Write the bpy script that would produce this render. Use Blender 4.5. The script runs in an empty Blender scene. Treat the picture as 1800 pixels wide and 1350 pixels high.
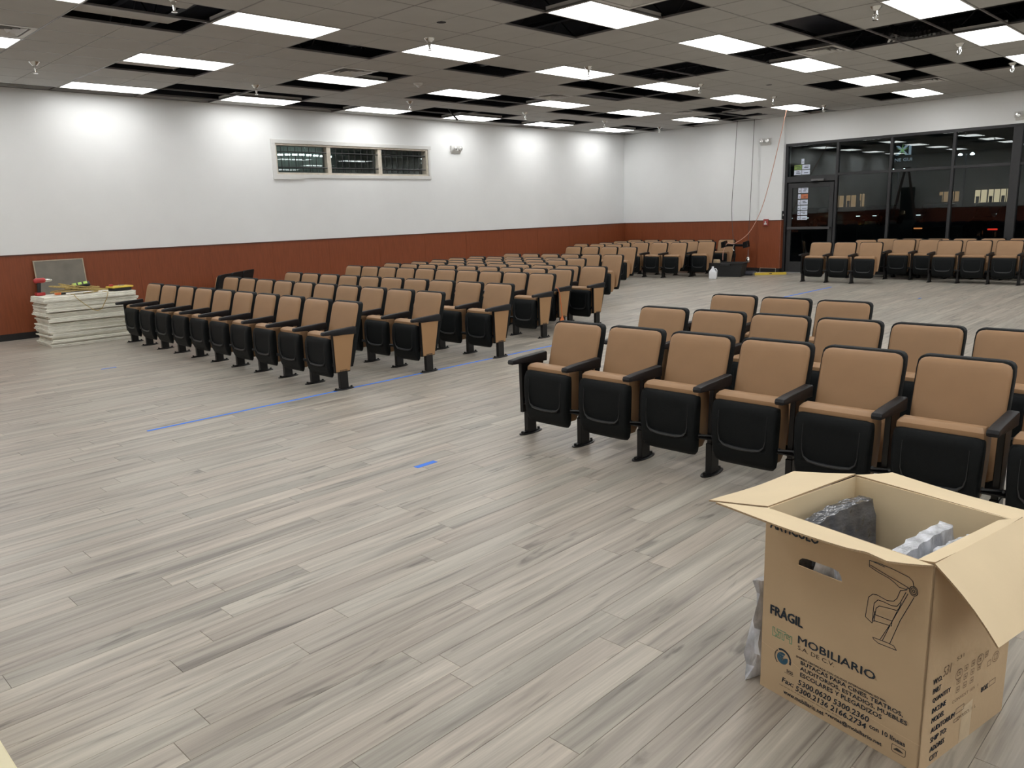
import bpy, bmesh, math, random
from mathutils import Vector, Matrix
R = math.radians
random.seed(7)
scene = bpy.context.scene
COL = scene.collection

# ---------------------------------------------------------------- camera, world, exposure
YAW, PITCH, ROLL, FPX = 0.779216, 0.212414, -0.033572, 1384.3
CAMZ = 1.6
Fv = Vector((-math.sin(YAW)*math.cos(PITCH), math.cos(YAW)*math.cos(PITCH), -math.sin(PITCH)))
r0 = Vector((math.cos(YAW), math.sin(YAW), 0)); u0 = r0.cross(Fv)
Rv = r0*math.cos(ROLL) + u0*math.sin(ROLL)
Uv = -r0*math.sin(ROLL) + u0*math.cos(ROLL)
cam_d = bpy.data.cameras.new('camera'); cam = bpy.data.objects.new('camera', cam_d); COL.objects.link(cam)
cam_d.sensor_width = 36.0; cam_d.lens = FPX*36/1800; cam_d.clip_start = 0.05; cam_d.clip_end = 400
M3 = Matrix((Rv, Uv, -Fv)).transposed()
cam.matrix_world = Matrix.Translation((0, 0, CAMZ)) @ M3.to_4x4()
scene.camera = cam
wd = bpy.data.worlds.new('night_sky'); scene.world = wd; wd.use_nodes = True
wd.node_tree.nodes['Background'].inputs[0].default_value = (0.010, 0.012, 0.018, 1)
wd.node_tree.nodes['Background'].inputs[1].default_value = 0.25
scene.view_settings.view_transform = 'Standard'; scene.view_settings.look = 'None'
scene.view_settings.exposure = 0.0; scene.view_settings.gamma = 1; scene.view_settings.use_curve_mapping = False
PANEL_LIGHT = 9.1
LIGHT_COLOR = (1.0, 0.995, 0.98)
try:
    scene.cycles.max_bounces = 8; scene.cycles.diffuse_bounces = 5; scene.cycles.glossy_bounces = 4
    scene.cycles.transmission_bounces = 6; scene.cycles.transparent_max_bounces = 8
    scene.cycles.caustics_reflective = False; scene.cycles.caustics_refractive = False
    scene.cycles.sample_clamp_indirect = 6
except Exception: pass

def in_frame(p, m=30):
    d = Vector(p) - Vector((0, 0, CAMZ)); z = d.dot(Fv)
    if z < 0.1: return None
    x = 900 + FPX*d.dot(Rv)/z; y = 675 - FPX*d.dot(Uv)/z
    return (x, y, z) if -m < x < 1800+m and -m < y < 1350+m else None

# ---------------------------------------------------------------- materials
def mat(name, col, rough=0.5, metal=0.0, noise=0.0, nscale=20, bump=0.0, bscale=200, spec=0.5, stretch=(1,1,1), coat=0, trans=0, alpha=1.0, emit=0, ecol=None):
    m = bpy.data.materials.new(name); m.use_nodes = True
    nt = m.node_tree; b = nt.nodes['Principled BSDF']
    b.inputs['Base Color'].default_value = (*col, 1); b.inputs['Roughness'].default_value = rough
    b.inputs['Metallic'].default_value = metal; b.inputs['Specular IOR Level'].default_value = spec
    b.inputs['Coat Weight'].default_value = coat
    b.inputs['Transmission Weight'].default_value = trans
    b.inputs['Alpha'].default_value = alpha
    if emit:
        b.inputs['Emission Color'].default_value = (*(ecol or col), 1); b.inputs['Emission Strength'].default_value = emit
    if noise or bump:
        tc = nt.nodes.new('ShaderNodeTexCoord'); mp = nt.nodes.new('ShaderNodeMapping')
        mp.inputs['Scale'].default_value = stretch; nt.links.new(tc.outputs['Object'], mp.inputs[0])
    if noise:
        n = nt.nodes.new('ShaderNodeTexNoise'); n.inputs['Scale'].default_value = nscale; n.inputs['Detail'].default_value = 5
        nt.links.new(mp.outputs[0], n.inputs['Vector'])
        rp = nt.nodes.new('ShaderNodeMapRange'); rp.inputs['From Min'].default_value = .3; rp.inputs['From Max'].default_value = .7
        rp.inputs['To Min'].default_value = 1-noise; rp.inputs['To Max'].default_value = 1+noise
        nt.links.new(n.outputs['Fac'], rp.inputs['Value'])
        mx = nt.nodes.new('ShaderNodeVectorMath'); mx.operation = 'SCALE'; mx.inputs[0].default_value = col
        nt.links.new(rp.outputs[0], mx.inputs['Scale']); nt.links.new(mx.outputs[0], b.inputs['Base Color'])
    if bump:
        n2 = nt.nodes.new('ShaderNodeTexNoise'); n2.inputs['Scale'].default_value = bscale; n2.inputs['Detail'].default_value = 3
        nt.links.new(mp.outputs[0], n2.inputs['Vector'])
        bp = nt.nodes.new('ShaderNodeBump'); bp.inputs['Strength'].default_value = bump; bp.inputs['Distance'].default_value = .01
        nt.links.new(n2.outputs['Fac'], bp.inputs['Height']); nt.links.new(bp.outputs[0], b.inputs['Normal'])
    return m

def floor_mat():
    m = bpy.data.materials.new('grey oak vinyl plank'); m.use_nodes = True; nt = m.node_tree; N = nt.nodes; L = nt.links
    b = N['Principled BSDF']; b.inputs['Roughness'].default_value = .36; b.inputs['Specular IOR Level'].default_value = .5
    geo = N.new('ShaderNodeNewGeometry'); at = N.new('ShaderNodeAttribute'); at.attribute_name = 'tone'
    off = N.new('ShaderNodeVectorMath'); off.operation = 'SCALE'; off.inputs['Scale'].default_value = 37.0
    L.new(at.outputs['Color'], off.inputs[0])
    ad = N.new('ShaderNodeVectorMath'); ad.operation = 'ADD'; L.new(geo.outputs['Position'], ad.inputs[0]); L.new(off.outputs[0], ad.inputs[1])
    def nz(scale, sx, sy, det=6, dist=0.0):
        mp = N.new('ShaderNodeMapping'); mp.inputs['Scale'].default_value = (sx, sy, 1); L.new(ad.outputs[0], mp.inputs[0])
        n = N.new('ShaderNodeTexNoise'); n.inputs['Scale'].default_value = scale; n.inputs['Detail'].default_value = det
        n.inputs['Distortion'].default_value = dist; L.new(mp.outputs[0], n.inputs['Vector']); return n.outputs['Fac']
    broad = nz(1.0, 22, 1.1, 4, .6); fine = nz(1.0, 150, 3.5, 4, .2); knot = nz(1.0, 11, 1.5, 5, 1.5)
    r1 = N.new('ShaderNodeValToRGB'); e = r1.color_ramp.elements
    e[0].position = .24; e[0].color = (.215, .194, .172, 1); e[1].position = .74; e[1].color = (.545, .505, .440, 1)
    x = e.new(.42); x.color = (.375, .342, .300, 1); x = e.new(.60); x.color = (.465, .428, .374, 1)
    L.new(broad, r1.inputs[0])
    # per plank tone
    tn = N.new('ShaderNodeSeparateColor'); L.new(at.outputs['Color'], tn.inputs[0])
    mr = N.new('ShaderNodeMapRange'); mr.inputs['To Min'].default_value = .86; mr.inputs['To Max'].default_value = 1.10; L.new(tn.outputs[0], mr.inputs['Value'])
    fr = N.new('ShaderNodeMapRange'); fr.inputs['From Min'].default_value = .3; fr.inputs['From Max'].default_value = .7
    fr.inputs['To Min'].default_value = .90; fr.inputs['To Max'].default_value = 1.08; L.new(fine, fr.inputs['Value'])
    kr = N.new('ShaderNodeMapRange'); kr.inputs['From Min'].default_value = .61; kr.inputs['From Max'].default_value = .72
    kr.inputs['To Min'].default_value = 1; kr.inputs['To Max'].default_value = .50; L.new(knot, kr.inputs['Value'])
    m1 = N.new('ShaderNodeMath'); m1.operation = 'MULTIPLY'; L.new(mr.outputs[0], m1.inputs[0]); L.new(fr.outputs[0], m1.inputs[1])
    m2 = N.new('ShaderNodeMath'); m2.operation = 'MULTIPLY'; L.new(m1.outputs[0], m2.inputs[0]); L.new(kr.outputs[0], m2.inputs[1])
    sc = N.new('ShaderNodeVectorMath'); sc.operation = 'SCALE'; L.new(r1.outputs[0], sc.inputs[0]); L.new(m2.outputs[0], sc.inputs['Scale'])
    # warm / cool shift per plank
    hs = N.new('ShaderNodeMix'); hs.data_type = 'RGBA'; hs.blend_type = 'MULTIPLY'; hs.inputs[0].default_value = 1
    wc = N.new('ShaderNodeMix'); wc.data_type = 'RGBA'; wc.inputs[6].default_value = (.965, .935, .905, 1); wc.inputs[7].default_value = (.925, .94, .92, 1)
    L.new(tn.outputs[1], wc.inputs[0]); L.new(sc.outputs[0], hs.inputs[6]); L.new(wc.outputs[2], hs.inputs[7])
    L.new(hs.outputs[2], b.inputs['Base Color'])
    bp = N.new('ShaderNodeBump'); bp.inputs['Strength'].default_value = .12; bp.inputs['Distance'].default_value = .002
    L.new(fine, bp.inputs['Height']); L.new(bp.outputs[0], b.inputs['Normal'])
    return m

def glass_mat():
    m = bpy.data.materials.new('storefront glass'); m.use_nodes = True; nt = m.node_tree; N = nt.nodes; L = nt.links
    N.remove(N['Principled BSDF']); o = N['Material Output']
    t = N.new('ShaderNodeBsdfTransparent'); t.inputs[0].default_value = (.80, .85, .84, 1)
    g = N.new('ShaderNodeBsdfGlossy'); g.inputs['Roughness'].default_value = .004; g.inputs['Color'].default_value = (.95, .98, 1, 1)
    f = N.new('ShaderNodeFresnel'); f.inputs['IOR'].default_value = 1.52
    mx = N.new('ShaderNodeMixShader'); L.new(f.outputs[0], mx.inputs[0]); L.new(t.outputs[0], mx.inputs[1]); L.new(g.outputs[0], mx.inputs[2])
    L.new(mx.outputs[0], o.inputs[0]); return m

def emis(name, col, s):
    m = bpy.data.materials.new(name); m.use_nodes = True; nt = m.node_tree; nt.nodes.remove(nt.nodes['Principled BSDF'])
    e = nt.nodes.new('ShaderNodeEmission'); e.inputs[0].default_value = (*col, 1); e.inputs[1].default_value = s
    nt.links.new(e.outputs[0], nt.nodes['Material Output'].inputs[0]); return m

MT = dict(
    wall=mat('white wall paint', (.83, .845, .845), .55, noise=.015, nscale=2, bump=.05, bscale=300),
    cherry=mat('cherry laminate', (.236, .063, .024), .40, noise=.10, nscale=6, stretch=(9, 9, .7), spec=.4),
    cherry_edge=mat('dark cherry edge trim', (.10, .035, .022), .4, noise=.05),
    base=mat('black vinyl base', (.012, .012, .013), .45, noise=.1),
    panel=mat('fissured ceiling panel', (.51, .51, .495), .9, noise=.03, nscale=3, bump=.15, bscale=500, spec=.2),
    tee=mat('steel tee with seam shadow tone', (.19, .185, .18), .4, noise=.02),  # darkened so the tees carry the shadow lines between panels
    deck=mat('black painted roof deck', (.007, .009, .017), .8, noise=.3, nscale=3),
    steel_dark=mat('dark plenum steel', (.03, .032, .045), .5, noise=.2),
    foil=mat('crinkled duct foil', (.62, .62, .62), .25, metal=.9, noise=.15, nscale=8, bump=1.0, bscale=25),
    diffuser=emis('lit panel diffuser', LIGHT_COLOR, PANEL_LIGHT),
    white_metal=mat('white enamel', (.70, .70, .68), .4, noise=.02),
    vent_dark=mat('vent throat', (.04, .04, .04), .7, noise=.1),
    tan=mat('tan vinyl', (.355, .212, .112), .46, noise=.035, nscale=9, bump=.06, bscale=500, spec=.35),
    tan_panel=mat('tan end panel laminate', (.36, .205, .095), .5, noise=.03, nscale=6),
    black_plastic=mat('black textured plastic', (.0058, .0074, .0082), .52, noise=.1, nscale=60, bump=.35, bscale=420, spec=.16),
    rib=mat('rib plastic with highlight tone', (.020, .022, .024), .34, noise=.05, spec=.7),  # same plastic as the pan, lightened to hold the rib's highlight
    black_arm=mat('black polyurethane', (.008, .008, .010), .48, spec=.32, noise=.08, bump=.1, bscale=300),
    black_metal=mat('black powder coat', (.0045, .0045, .005), .30, noise=.1, spec=.40),
    chrome=mat('chrome', (.78, .78, .76), .15, metal=1, noise=.03),
    frame=mat('dark bronze aluminium', (.030, .031, .033), .38, noise=.08, spec=.5),
    glass=glass_mat(),
    floor=floor_mat(),
    under=mat('plank underlay', (.20, .18, .155), .8, noise=.1),  # underlay colour that shows in the plank joints
    tape=mat('blue masking tape', (.10, .26, .86), .8, spec=.1, noise=.06, nscale=30),
    card=mat('corrugated cardboard', (.575, .435, .278), .75, noise=.035, nscale=5, bump=.05, bscale=60, spec=.25),
    card_in=mat('inner cardboard with lit tone', (.76, .625, .415), .75, noise=.03, nscale=5, bump=.04, bscale=60, spec=.25),  # same cardboard, lightened to carry the overhead light on flaps and inside
    card_edge=mat('corrugated edge', (.33, .23, .13), .85, noise=.3, nscale=300),
    ink=mat('dark navy ink', (.016, .028, .045), .7, noise=.1), ink_teal=mat('teal green ink', (.16, .36, .22), .7, noise=.1),
    ink_black=mat('thin black ink', (.05, .045, .04), .7, noise=.1), ink_faint=mat('faint stamp ink', (.20, .145, .09), .7, noise=.1),
    crease=mat('pale crease', (.68, .53, .35), .8, noise=.05),
    ptape=mat('clear packing tape', (.62, .50, .33), .35, noise=.06, nscale=30),
    plaster=mat('white edge of ceiling board', (.80, .785, .70), .85, noise=.10, nscale=14, stretch=(1, 1, 6), bump=.2, bscale=80),
    grey_board=mat('grey cement board', (.20, .185, .155), .85, noise=.14, nscale=5),
    board_edge=mat('pale board edge', (.42, .36, .27), .8, noise=.1),
    red=mat('red tool plastic', (.42, .035, .035), .4, noise=.1), orange=mat('orange plastic', (.75, .20, .06), .5, noise=.1),
    yellow=mat('yellow plastic', (.75, .55, .07), .45, noise=.06), rope=mat('yellow braided rope', (.46, .34, .12), .75, noise=.25, nscale=60, bump=.5, bscale=250),
    lime=mat('lime fabric', (.42, .62, .12), .6, noise=.1), black_rubber=mat('black rubber', (.014, .015, .016), .6, noise=.1),
    white_plastic=mat('milky white plastic', (.75, .77, .80), .4, noise=.03),
    red_alarm=mat('fire alarm red', (.36, .07, .06), .4, noise=.05),
    cable_dark=mat('dark cable', (.05, .05, .05), .6, noise=.1), cable_orange=mat('faded orange cord', (.62, .33, .24), .6, noise=.1),
    wood_white=mat('chipped painted window frame', (.62, .57, .48), .6, noise=.13, nscale=12),
    bar=mat('blackened bar steel', (.02, .022, .022), .5, noise=.2),
    void=mat('dim room beyond', (.15, .175, .16), .8, noise=.3, nscale=2),
    asphalt=mat('asphalt', (.03, .03, .032), .8, noise=.2), facade=mat('dark facade', (.06, .065, .06), .8, noise=.15, nscale=1),
    carpaint=mat('dark car paint', (.03, .035, .04), .25, noise=.05, coat=.5), carpaint2=mat('silver car paint', (.25, .28, .28), .3, metal=.4, noise=.05),
    store=emis('lit shop window', (1.0, .80, .52), .62), store2=emis('dim shop window', (1.0, .62, .32), .26),
    lamp=emis('street lamp head', (.75, .95, 1.0), 14), tail=emis('red tail lamp', (1, .05, .03), .9), amber=emis('amber lamp', (1, .35, .12), .7),
    signw=emis('lit white sign letters', (.50, .65, .80), .40), signg=emis('lit green sign mark', (.35, .75, .25), .42), headlamp=emis('head lamp glint', (.8, .95, 1), 1.6),
    flyer=mat('flyer paper', (.62, .68, .80), .5, noise=.08, nscale=30), flyer_g=mat('green flyer', (.22, .33, .08), .5, noise=.1, nscale=30),
    flyer_o=mat('orange flyer', (.50, .17, .08), .5, noise=.1, nscale=30),
    cream=mat('cream board', (.80, .73, .50), .6, noise=.02),
    fiberglass=mat('ladder rail', (.10, .05, .04), .5, noise=.1),
    bag=None)
def bag_mat():
    m = mat('crinkled clear wrap', (.54, .56, .60), .13, noise=.45, nscale=22, bump=1.0, bscale=34, spec=.8, stretch=(1, 1, .45))
    return m
MT['bag'] = bag_mat()
MT['bag_dark'] = mat('wrapped dark plastic', (.075, .080, .092), .16, noise=.5, nscale=14, bump=1.0, bscale=28, spec=.9, stretch=(1, .5, 1))

# ---------------------------------------------------------------- helpers
def smooth(me, ang=35):
    for p in me.polygons: p.use_smooth = True
    try: me.set_sharp_from_angle(angle=R(ang))
    except Exception: pass
def obj(name, bm, m, parent=None, sm=False, loc=None, mats=None):
    me = bpy.data.meshes.new(name); bmesh.ops.recalc_face_normals(bm, faces=bm.faces[:]) if bm.faces else None
    bm.to_mesh(me); bm.free()
    for k in (mats or [m]): me.materials.append(k)
    if sm: smooth(me)
    o = bpy.data.objects.new(name, me); COL.objects.link(o)
    if parent: o.parent = parent
    if loc is not None: o.location = loc
    return o
def tag(o, label=None, cat=None, group=None, kind=None):
    if label: o['label'] = label
    if cat: o['category'] = cat
    if group: o['group'] = group
    if kind: o['kind'] = kind
    return o
def thing(name, label, cat, loc=(0, 0, 0), rz=0, group=None):
    o = bpy.data.objects.new(name, None); COL.objects.link(o); o.location = loc; o.rotation_euler = (0, 0, rz)
    o.empty_display_size = .1
    return tag(o, label, cat, group)
def struct(name, loc=(0, 0, 0)):
    o = bpy.data.objects.new(name, None); COL.objects.link(o); o.location = loc; o['kind'] = 'structure'; return o
def copy_tree(o, parent=None):
    c = o.copy(); COL.objects.link(c); c.parent = parent
    for ch in list(o.children): copy_tree(ch, c)
    return c
def B(): return bmesh.new()
def box(bm, x0, x1, y0, y1, z0, z1, bev=0, seg=1, mi=0):
    vs = [bm.verts.new(p) for p in ((x0,y0,z0),(x1,y0,z0),(x1,y1,z0),(x0,y1,z0),(x0,y0,z1),(x1,y0,z1),(x1,y1,z1),(x0,y1,z1))]
    fs = [bm.faces.new([vs[i] for i in f]) for f in ((0,3,2,1),(4,5,6,7),(0,1,5,4),(1,2,6,5),(2,3,7,6),(3,0,4,7))]
    for f in fs: f.material_index = mi
    if bev:
        es = list({e for f in fs for e in f.edges})
        bmesh.ops.bevel(bm, geom=es, offset=bev, segments=seg, affect='EDGES', profile=.5)
    return vs
def prism(bm, pts, axis, a0, a1, bev=0, seg=1):
    """pts: 2D polygon in the two other axes (cyclic order x,y,z without axis)"""
    def P(p, a):
        if axis == 0: return (a, p[0], p[1])
        if axis == 1: return (p[0], a, p[1])
        return (p[0], p[1], a)
    A = [bm.verts.new(P(p, a0)) for p in pts]; C = [bm.verts.new(P(p, a1)) for p in pts]; n = len(pts); fs = []
    fs.append(bm.faces.new(A)); fs.append(bm.faces.new(C[::-1]))
    for i in range(n): fs.append(bm.faces.new([A[i], A[(i+1) % n], C[(i+1) % n], C[i]]))
    if bev:
        bmesh.ops.recalc_face_normals(bm, faces=fs)
        es = list({e for f in fs[:2] for e in f.edges})
        bmesh.ops.bevel(bm, geom=es, offset=bev, segments=seg, affect='EDGES', profile=.5)
def tube(bm, pts, r, n=8, cap=True, closed=False):
    pts = [Vector(p) for p in pts]; rings = []; m = len(pts); prev = None
    for i, p in enumerate(pts):
        t = (pts[(i+1) % m] - pts[i-1]) if (closed or 0 < i < m-1) else (pts[1]-pts[0] if i == 0 else pts[-1]-pts[-2])
        t.normalize()
        a = prev if prev is not None else (Vector((0, 0, 1)) if abs(t.z) < .9 else Vector((1, 0, 0)))
        s = t.cross(a)
        if s.length < 1e-4: s = t.cross(Vector((1, .3, 0)))
        s.normalize(); w = s.cross(t).normalized(); prev = w
        rr = r[i] if isinstance(r, (list, tuple)) else r
        rings.append([bm.verts.new(p + (s*math.cos(k*2*math.pi/n) + w*math.sin(k*2*math.pi/n))*rr) for k in range(n)])
    for i in range(m if closed else m-1):
        a, b = rings[i], rings[(i+1) % m]
        for k in range(n): bm.faces.new([a[k], a[(k+1) % n], b[(k+1) % n], b[k]])
    if cap and not closed: bm.faces.new(rings[0][::-1]); bm.faces.new(rings[-1])
def lathe(bm, prof, c=(0, 0, 0), n=16, axis=2):
    rings = []
    for r, h in prof:
        ring = []
        for k in range(n):
            a = k*2*math.pi/n; x, y = r*math.cos(a), r*math.sin(a)
            v = (x, y, h) if axis == 2 else ((h, x, y) if axis == 0 else (x, h, y))
            ring.append(bm.verts.new((c[0]+v[0], c[1]+v[1], c[2]+v[2])))
        rings.append(ring)
    for a, b in zip(rings, rings[1:]):
        for k in range(n): bm.faces.new([a[k], a[(k+1) % n], b[(k+1) % n], b[k]])
    bm.faces.new(rings[0][::-1]); bm.faces.new(rings[-1])
def slab(bm, rows, r=.012, us=None, bulge=0.0, mod=None):
    """rows: (z, halfwidth, y_front, y_back, fall). Front face looks to -Y."""
    us = us or [-1, -.985, -.95, -.85, -.5, 0, .5, .85, .95, .985, 1]
    F, K = [], []
    n = len(rows)
    for j, (z, hw, yf, yb, fall) in enumerate(rows):
        a, b = [], []
        for u in us:
            x = u*hw; d = hw - abs(x)
            g = r - math.sqrt(max(r*r - (r-d)**2, 0)) if d < r else 0
            if mod: g += mod(x, z)
            y = min(yf + g + fall - bulge*(1-u**4)*(math.sin(math.pi*j/(n-1))**.5), yb)
            a.append(bm.verts.new((x, y, z))); b.append(bm.verts.new((x, yb, z)))
        F.append(a); K.append(b)
    m = len(us)
    for j in range(n-1):
        for i in range(m-1):
            bm.faces.new([F[j][i], F[j][i+1], F[j+1][i+1], F[j+1][i]])
            bm.faces.new([K[j][i+1], K[j][i], K[j+1][i], K[j+1][i+1]])
        bm.faces.new([F[j][0], F[j+1][0], K[j+1][0], K[j][0]]); bm.faces.new([F[j][-1], K[j][-1], K[j+1][-1], F[j+1][-1]])
    for i in range(m-1):
        bm.faces.new([F[0][i], K[0][i], K[0][i+1], F[0][i+1]]); bm.faces.new([F[-1][i], F[-1][i+1], K[-1][i+1], K[-1][i]])
def text_mesh(body, W=None, H=None, bold=0.0, shear=0.0, space=1.0, align='LEFT'):
    cu = bpy.data.curves.new('t', 'FONT'); cu.body = body; cu.offset = bold; cu.shear = shear; cu.space_character = space
    cu.extrude = 0; cu.resolution_u = 2; cu.align_x = align
    o = bpy.data.objects.new('t', cu); COL.objects.link(o)
    bpy.context.view_layer.update()
    me = bpy.data.meshes.new_from_object(o.evaluated_get(bpy.context.evaluated_depsgraph_get()))
    bpy.data.objects.remove(o); bpy.data.curves.remove(cu)
    xs = [v.co.x for v in me.vertices]; ys = [v.co.y for v in me.vertices]
    x0, x1, y0, y1 = min(xs), max(xs), min(ys), max(ys)
    sx = (W/(x1-x0)) if W else None; sy = (H/(y1-y0)) if H else None
    sx = sx or sy; sy = sy or sx
    for v in me.vertices: v.co = ((v.co.x-x0)*sx, (v.co.y-y0)*sy, 0)
    return me
ORD = ['zeroth', 'first', 'second', 'third', 'fourth', 'fifth', 'sixth', 'seventh', 'eighth', 'ninth', 'tenth', 'eleventh', 'twelfth', 'thirteenth', 'fourteenth', 'fifteenth']

# ---------------------------------------------------------------- room shell
XL, XR, YF, YB, HC = -13.5, 7.0, 18.45, -2.2, 3.619
WH = 1.245   # wainscot top
def wallbox(name, *a):
    b = B(); box(b, *a); o = obj(name, b, MT['wall']); o['kind'] = 'structure'; return o
# left wall with window opening Y 7.75..11.31, z 2.46..3.00
WY0, WY1, WZ0, WZ1 = 7.72, 11.33, 2.455, 3.005
b = B(); box(b, XL-.2, XL, YB-.2, WY0, 0, 4.9); box(b, XL-.2, XL, WY1, YF+.3, 0, 4.9)
box(b, XL-.2, XL, WY0, WY1, 0, WZ0); box(b, XL-.2, XL, WY0, WY1, WZ1, 4.9)
wl = obj('wall_left', b, MT['wall']); wl['kind'] = 'structure'
XC0, XC1, YBK, YCOL = -9.40, -8.83, 18.37, 18.29
b = B(); box(b, XL-.2, XC0, YBK, YF+.25, 0, 4.9); box(b, XC0, XC1, YCOL, YF+.25, 0, 4.9)
wb = obj('wall_far', b, MT['wall']); wb['kind'] = 'structure'
b = B(); box(b, XC1, XR, 18.40, YF+.25, 3.00, 4.9); o = obj('wall_above_storefront', b, MT['wall']); o['kind'] = 'structure'
wallbox('wall_right', XR, XR+.2, YB-.2, YF+.3, 0, 4.9)
wallbox('wall_back', XL-.2, XR+.2, YB-.2, YB, 0, 4.9)
# wainscot panels
def wains(name, along, fixed, a0, a1, step, face):
    """along 'y': panels on plane x=fixed facing +x ; along 'x' plane y=fixed facing face"""
    tr = struct(name)
    n = max(1, round((a1-a0)/step)); s = (a1-a0)/n
    for i in range(n):
        p0, p1 = a0+i*s+.0015, a0+(i+1)*s-.0015
        b = B()
        if along == 'y': box(b, fixed, fixed+.012*face, p0, p1, .10, WH-.012) if face > 0 else box(b, fixed+.012*face, fixed, p0, p1, .10, WH-.012)
        else: box(b, p0, p1, min(fixed, fixed+.012*face), max(fixed, fixed+.012*face), .10, WH-.012)
        obj('wainscot_panel', b, MT['cherry'], tr)
    b = B()
    if along == 'y': box(b, min(fixed, fixed+.02*face), max(fixed, fixed+.02*face), a0, a1, WH-.012, WH+.006)
    else: box(b, a0, a1, min(fixed, fixed+.02*face), max(fixed, fixed+.02*face), WH-.012, WH+.006)
    obj('cap_strip', b, MT['cherry_edge'], tr)
    return tr
def baseb(name, along, fixed, a0, a1, face):
    b = B(); lo, hi = min(fixed, fixed+.010*face), max(fixed, fixed+.010*face)
    if along == 'y': box(b, lo, hi, a0, a1, 0, .10)
    else: box(b, a0, a1, lo, hi, 0, .10)
    o = obj(name, b, MT['base']); o['kind'] = 'structure'
wains('trim_1', 'y', XL, YB, YBK, 1.22, 1); baseb('baseboard_left', 'y', XL, YB, YBK, 1)
wains('trim_2', 'x', YBK, XL, XC0, 1.22, -1); baseb('baseboard_far', 'x', YBK, XL, XC0, -1)
wains('trim_3', 'x', YCOL, XC0, XC1, .6, -1); baseb('baseboard_column', 'x', YCOL, XC0, XC1, -1)
wains('trim_4', 'y', XC1, YCOL, YF-.02, .3, 1); baseb('baseboard_column_side', 'y', XC1, YCOL, YF-.02, 1)
wains('trim_5', 'x', YB, XL, XR, 1.22, 1); baseb('baseboard_back', 'x', YB, XL, XR, 1)
wains('trim_6', 'y', XR, YB, YF, 1.22, -1); baseb('baseboard_right', 'y', XR, YB, YF, -1)

# floor: planks run along Y
fl = struct('floor')
b = B(); box(b, XL, XR, YB, YF+.1, -.12, -.0025); obj('subfloor', b, MT['under'], fl)
PW, PL = .124, 1.22
planks = []
i = 0; x = XL
while x < XR-.01:
    off = random.random()*PL; y = YB-off
    while y < YF+.05:
        y0, y1 = max(y, YB), min(y+PL, YF+.05)
        if y1-y0 > .03: planks.append((x, min(x+PW, XR), y0, y1))
        y += PL
    x += PW
def pscore(p):
    best = 0
    q = in_frame(((p[0]+p[1])/2, (p[2]+p[3])/2, 0), 120)
    return (1/q[2]**2 if q else 0)
planks.sort(key=pscore, reverse=True)
def plank_geo(verts, faces, cols, p):
    x0, x1, y0, y1 = p; g = .0004; c = .0009; n = len(verts)
    verts += [(x0+g, y0+g, -.0022), (x1-g, y0+g, -.0022), (x1-g, y1-g, -.0022), (x0+g, y1-g, -.0022),
              (x0+g+c, y0+g+c, 0), (x1-g-c, y0+g+c, 0), (x1-g-c, y1-g-c, 0), (x0+g+c, y1-g-c, 0)]
    faces += [(n+4, n+5, n+6, n+7), (n, n+1, n+5, n+4), (n+1, n+2, n+6, n+5), (n+2, n+3, n+7, n+6), (n+3, n, n+4, n+7)]
    t = (random.random(), random.random(), random.random(), 1); cols += [t]*8
def plank_obj(name, ps, parent):
    v, f, c = [], [], []
    for p in ps: plank_geo(v, f, c, p)
    me = bpy.data.meshes.new(name); me.from_pydata(v, [], f)
    a = me.color_attributes.new('tone', 'FLOAT_COLOR', 'POINT')
    a.data.foreach_set('color', [x for t in c for x in t])
    me.materials.append(MT['floor']); o = bpy.data.objects.new(name, me); COL.objects.link(o); o.parent = parent; return o
for p in planks[:300]: plank_obj('plank', [p], fl)
plank_obj('planks', planks[300:], fl)['kind'] = 'stuff'

# ceiling
ce = struct('ceiling')
CX0, CY0, PX, PY = -7.9398, 7.1546, .6096, 1.2222
IMIN, IMAX, KMIN, KMAX = -9, 24, -8, 9
def cellrect(i, k, h=None):
    x0, x1 = CX0+PX*(i-.5), CX0+PX*(i+.5); y0, y1 = CY0+PY*(k-.5), CY0+PY*(k+.5)
    if h == 0: y1 = (y0+y1)/2
    if h == 1: y0 = (y0+y1)/2
    return max(x0, XL), min(x1, XR), max(y0, YB), min(y1, 18.39)
FIX = {(i, k) for i in range(-8, 25, 4) for k in range(-6, 9, 2)}
VENT = {(5, 3, 1), (5, 7, 0), (-3, 0, 0), (-3, 3, 1), (-3, 7, 0), (-3, -4, 1), (5, 0, 0)}
HALFDARK = {(5, 3, 0), (-3, 0, 1), (5, 0, 1), (-3, -4, 0)}
DARK = {(-1, -3), (0, -3), (-1, -1), (-5, -2), (-8, -1), (-7, -1), (-7, 0), (-5, 0), (-1, 1), (3, 0), (4, -1), (-1, 3), (-2, 4), (-5, 2), (-5, 3), (-4, 3),
        (-8, 3), (-7, 3), (-7, 4), (-8, 5), (-5, 5), (-5, 6), (-7, 6), (-8, 1), (1, 3), (2, 3), (-1, 4), (-1, 5), (-7, 8), (-7, 9), (-9, 9),
        (-2, 7), (-1, 7), (-2, 8), (-3, 8), (-5, 9), (-3, 9), (6, 2), (6, 3), (7, 3), (8, 3), (9, 3), (4, 3), (6, 5), (7, 6), (5, 6), (3, 6), (3, 8), (0, 9),
        (-9, -4), (-9, -3), (-9, -2), (-9, -1), (-9, 1), (-9, 6), (9, 1), (12, 3), (14, 5), (11, 0)}
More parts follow.
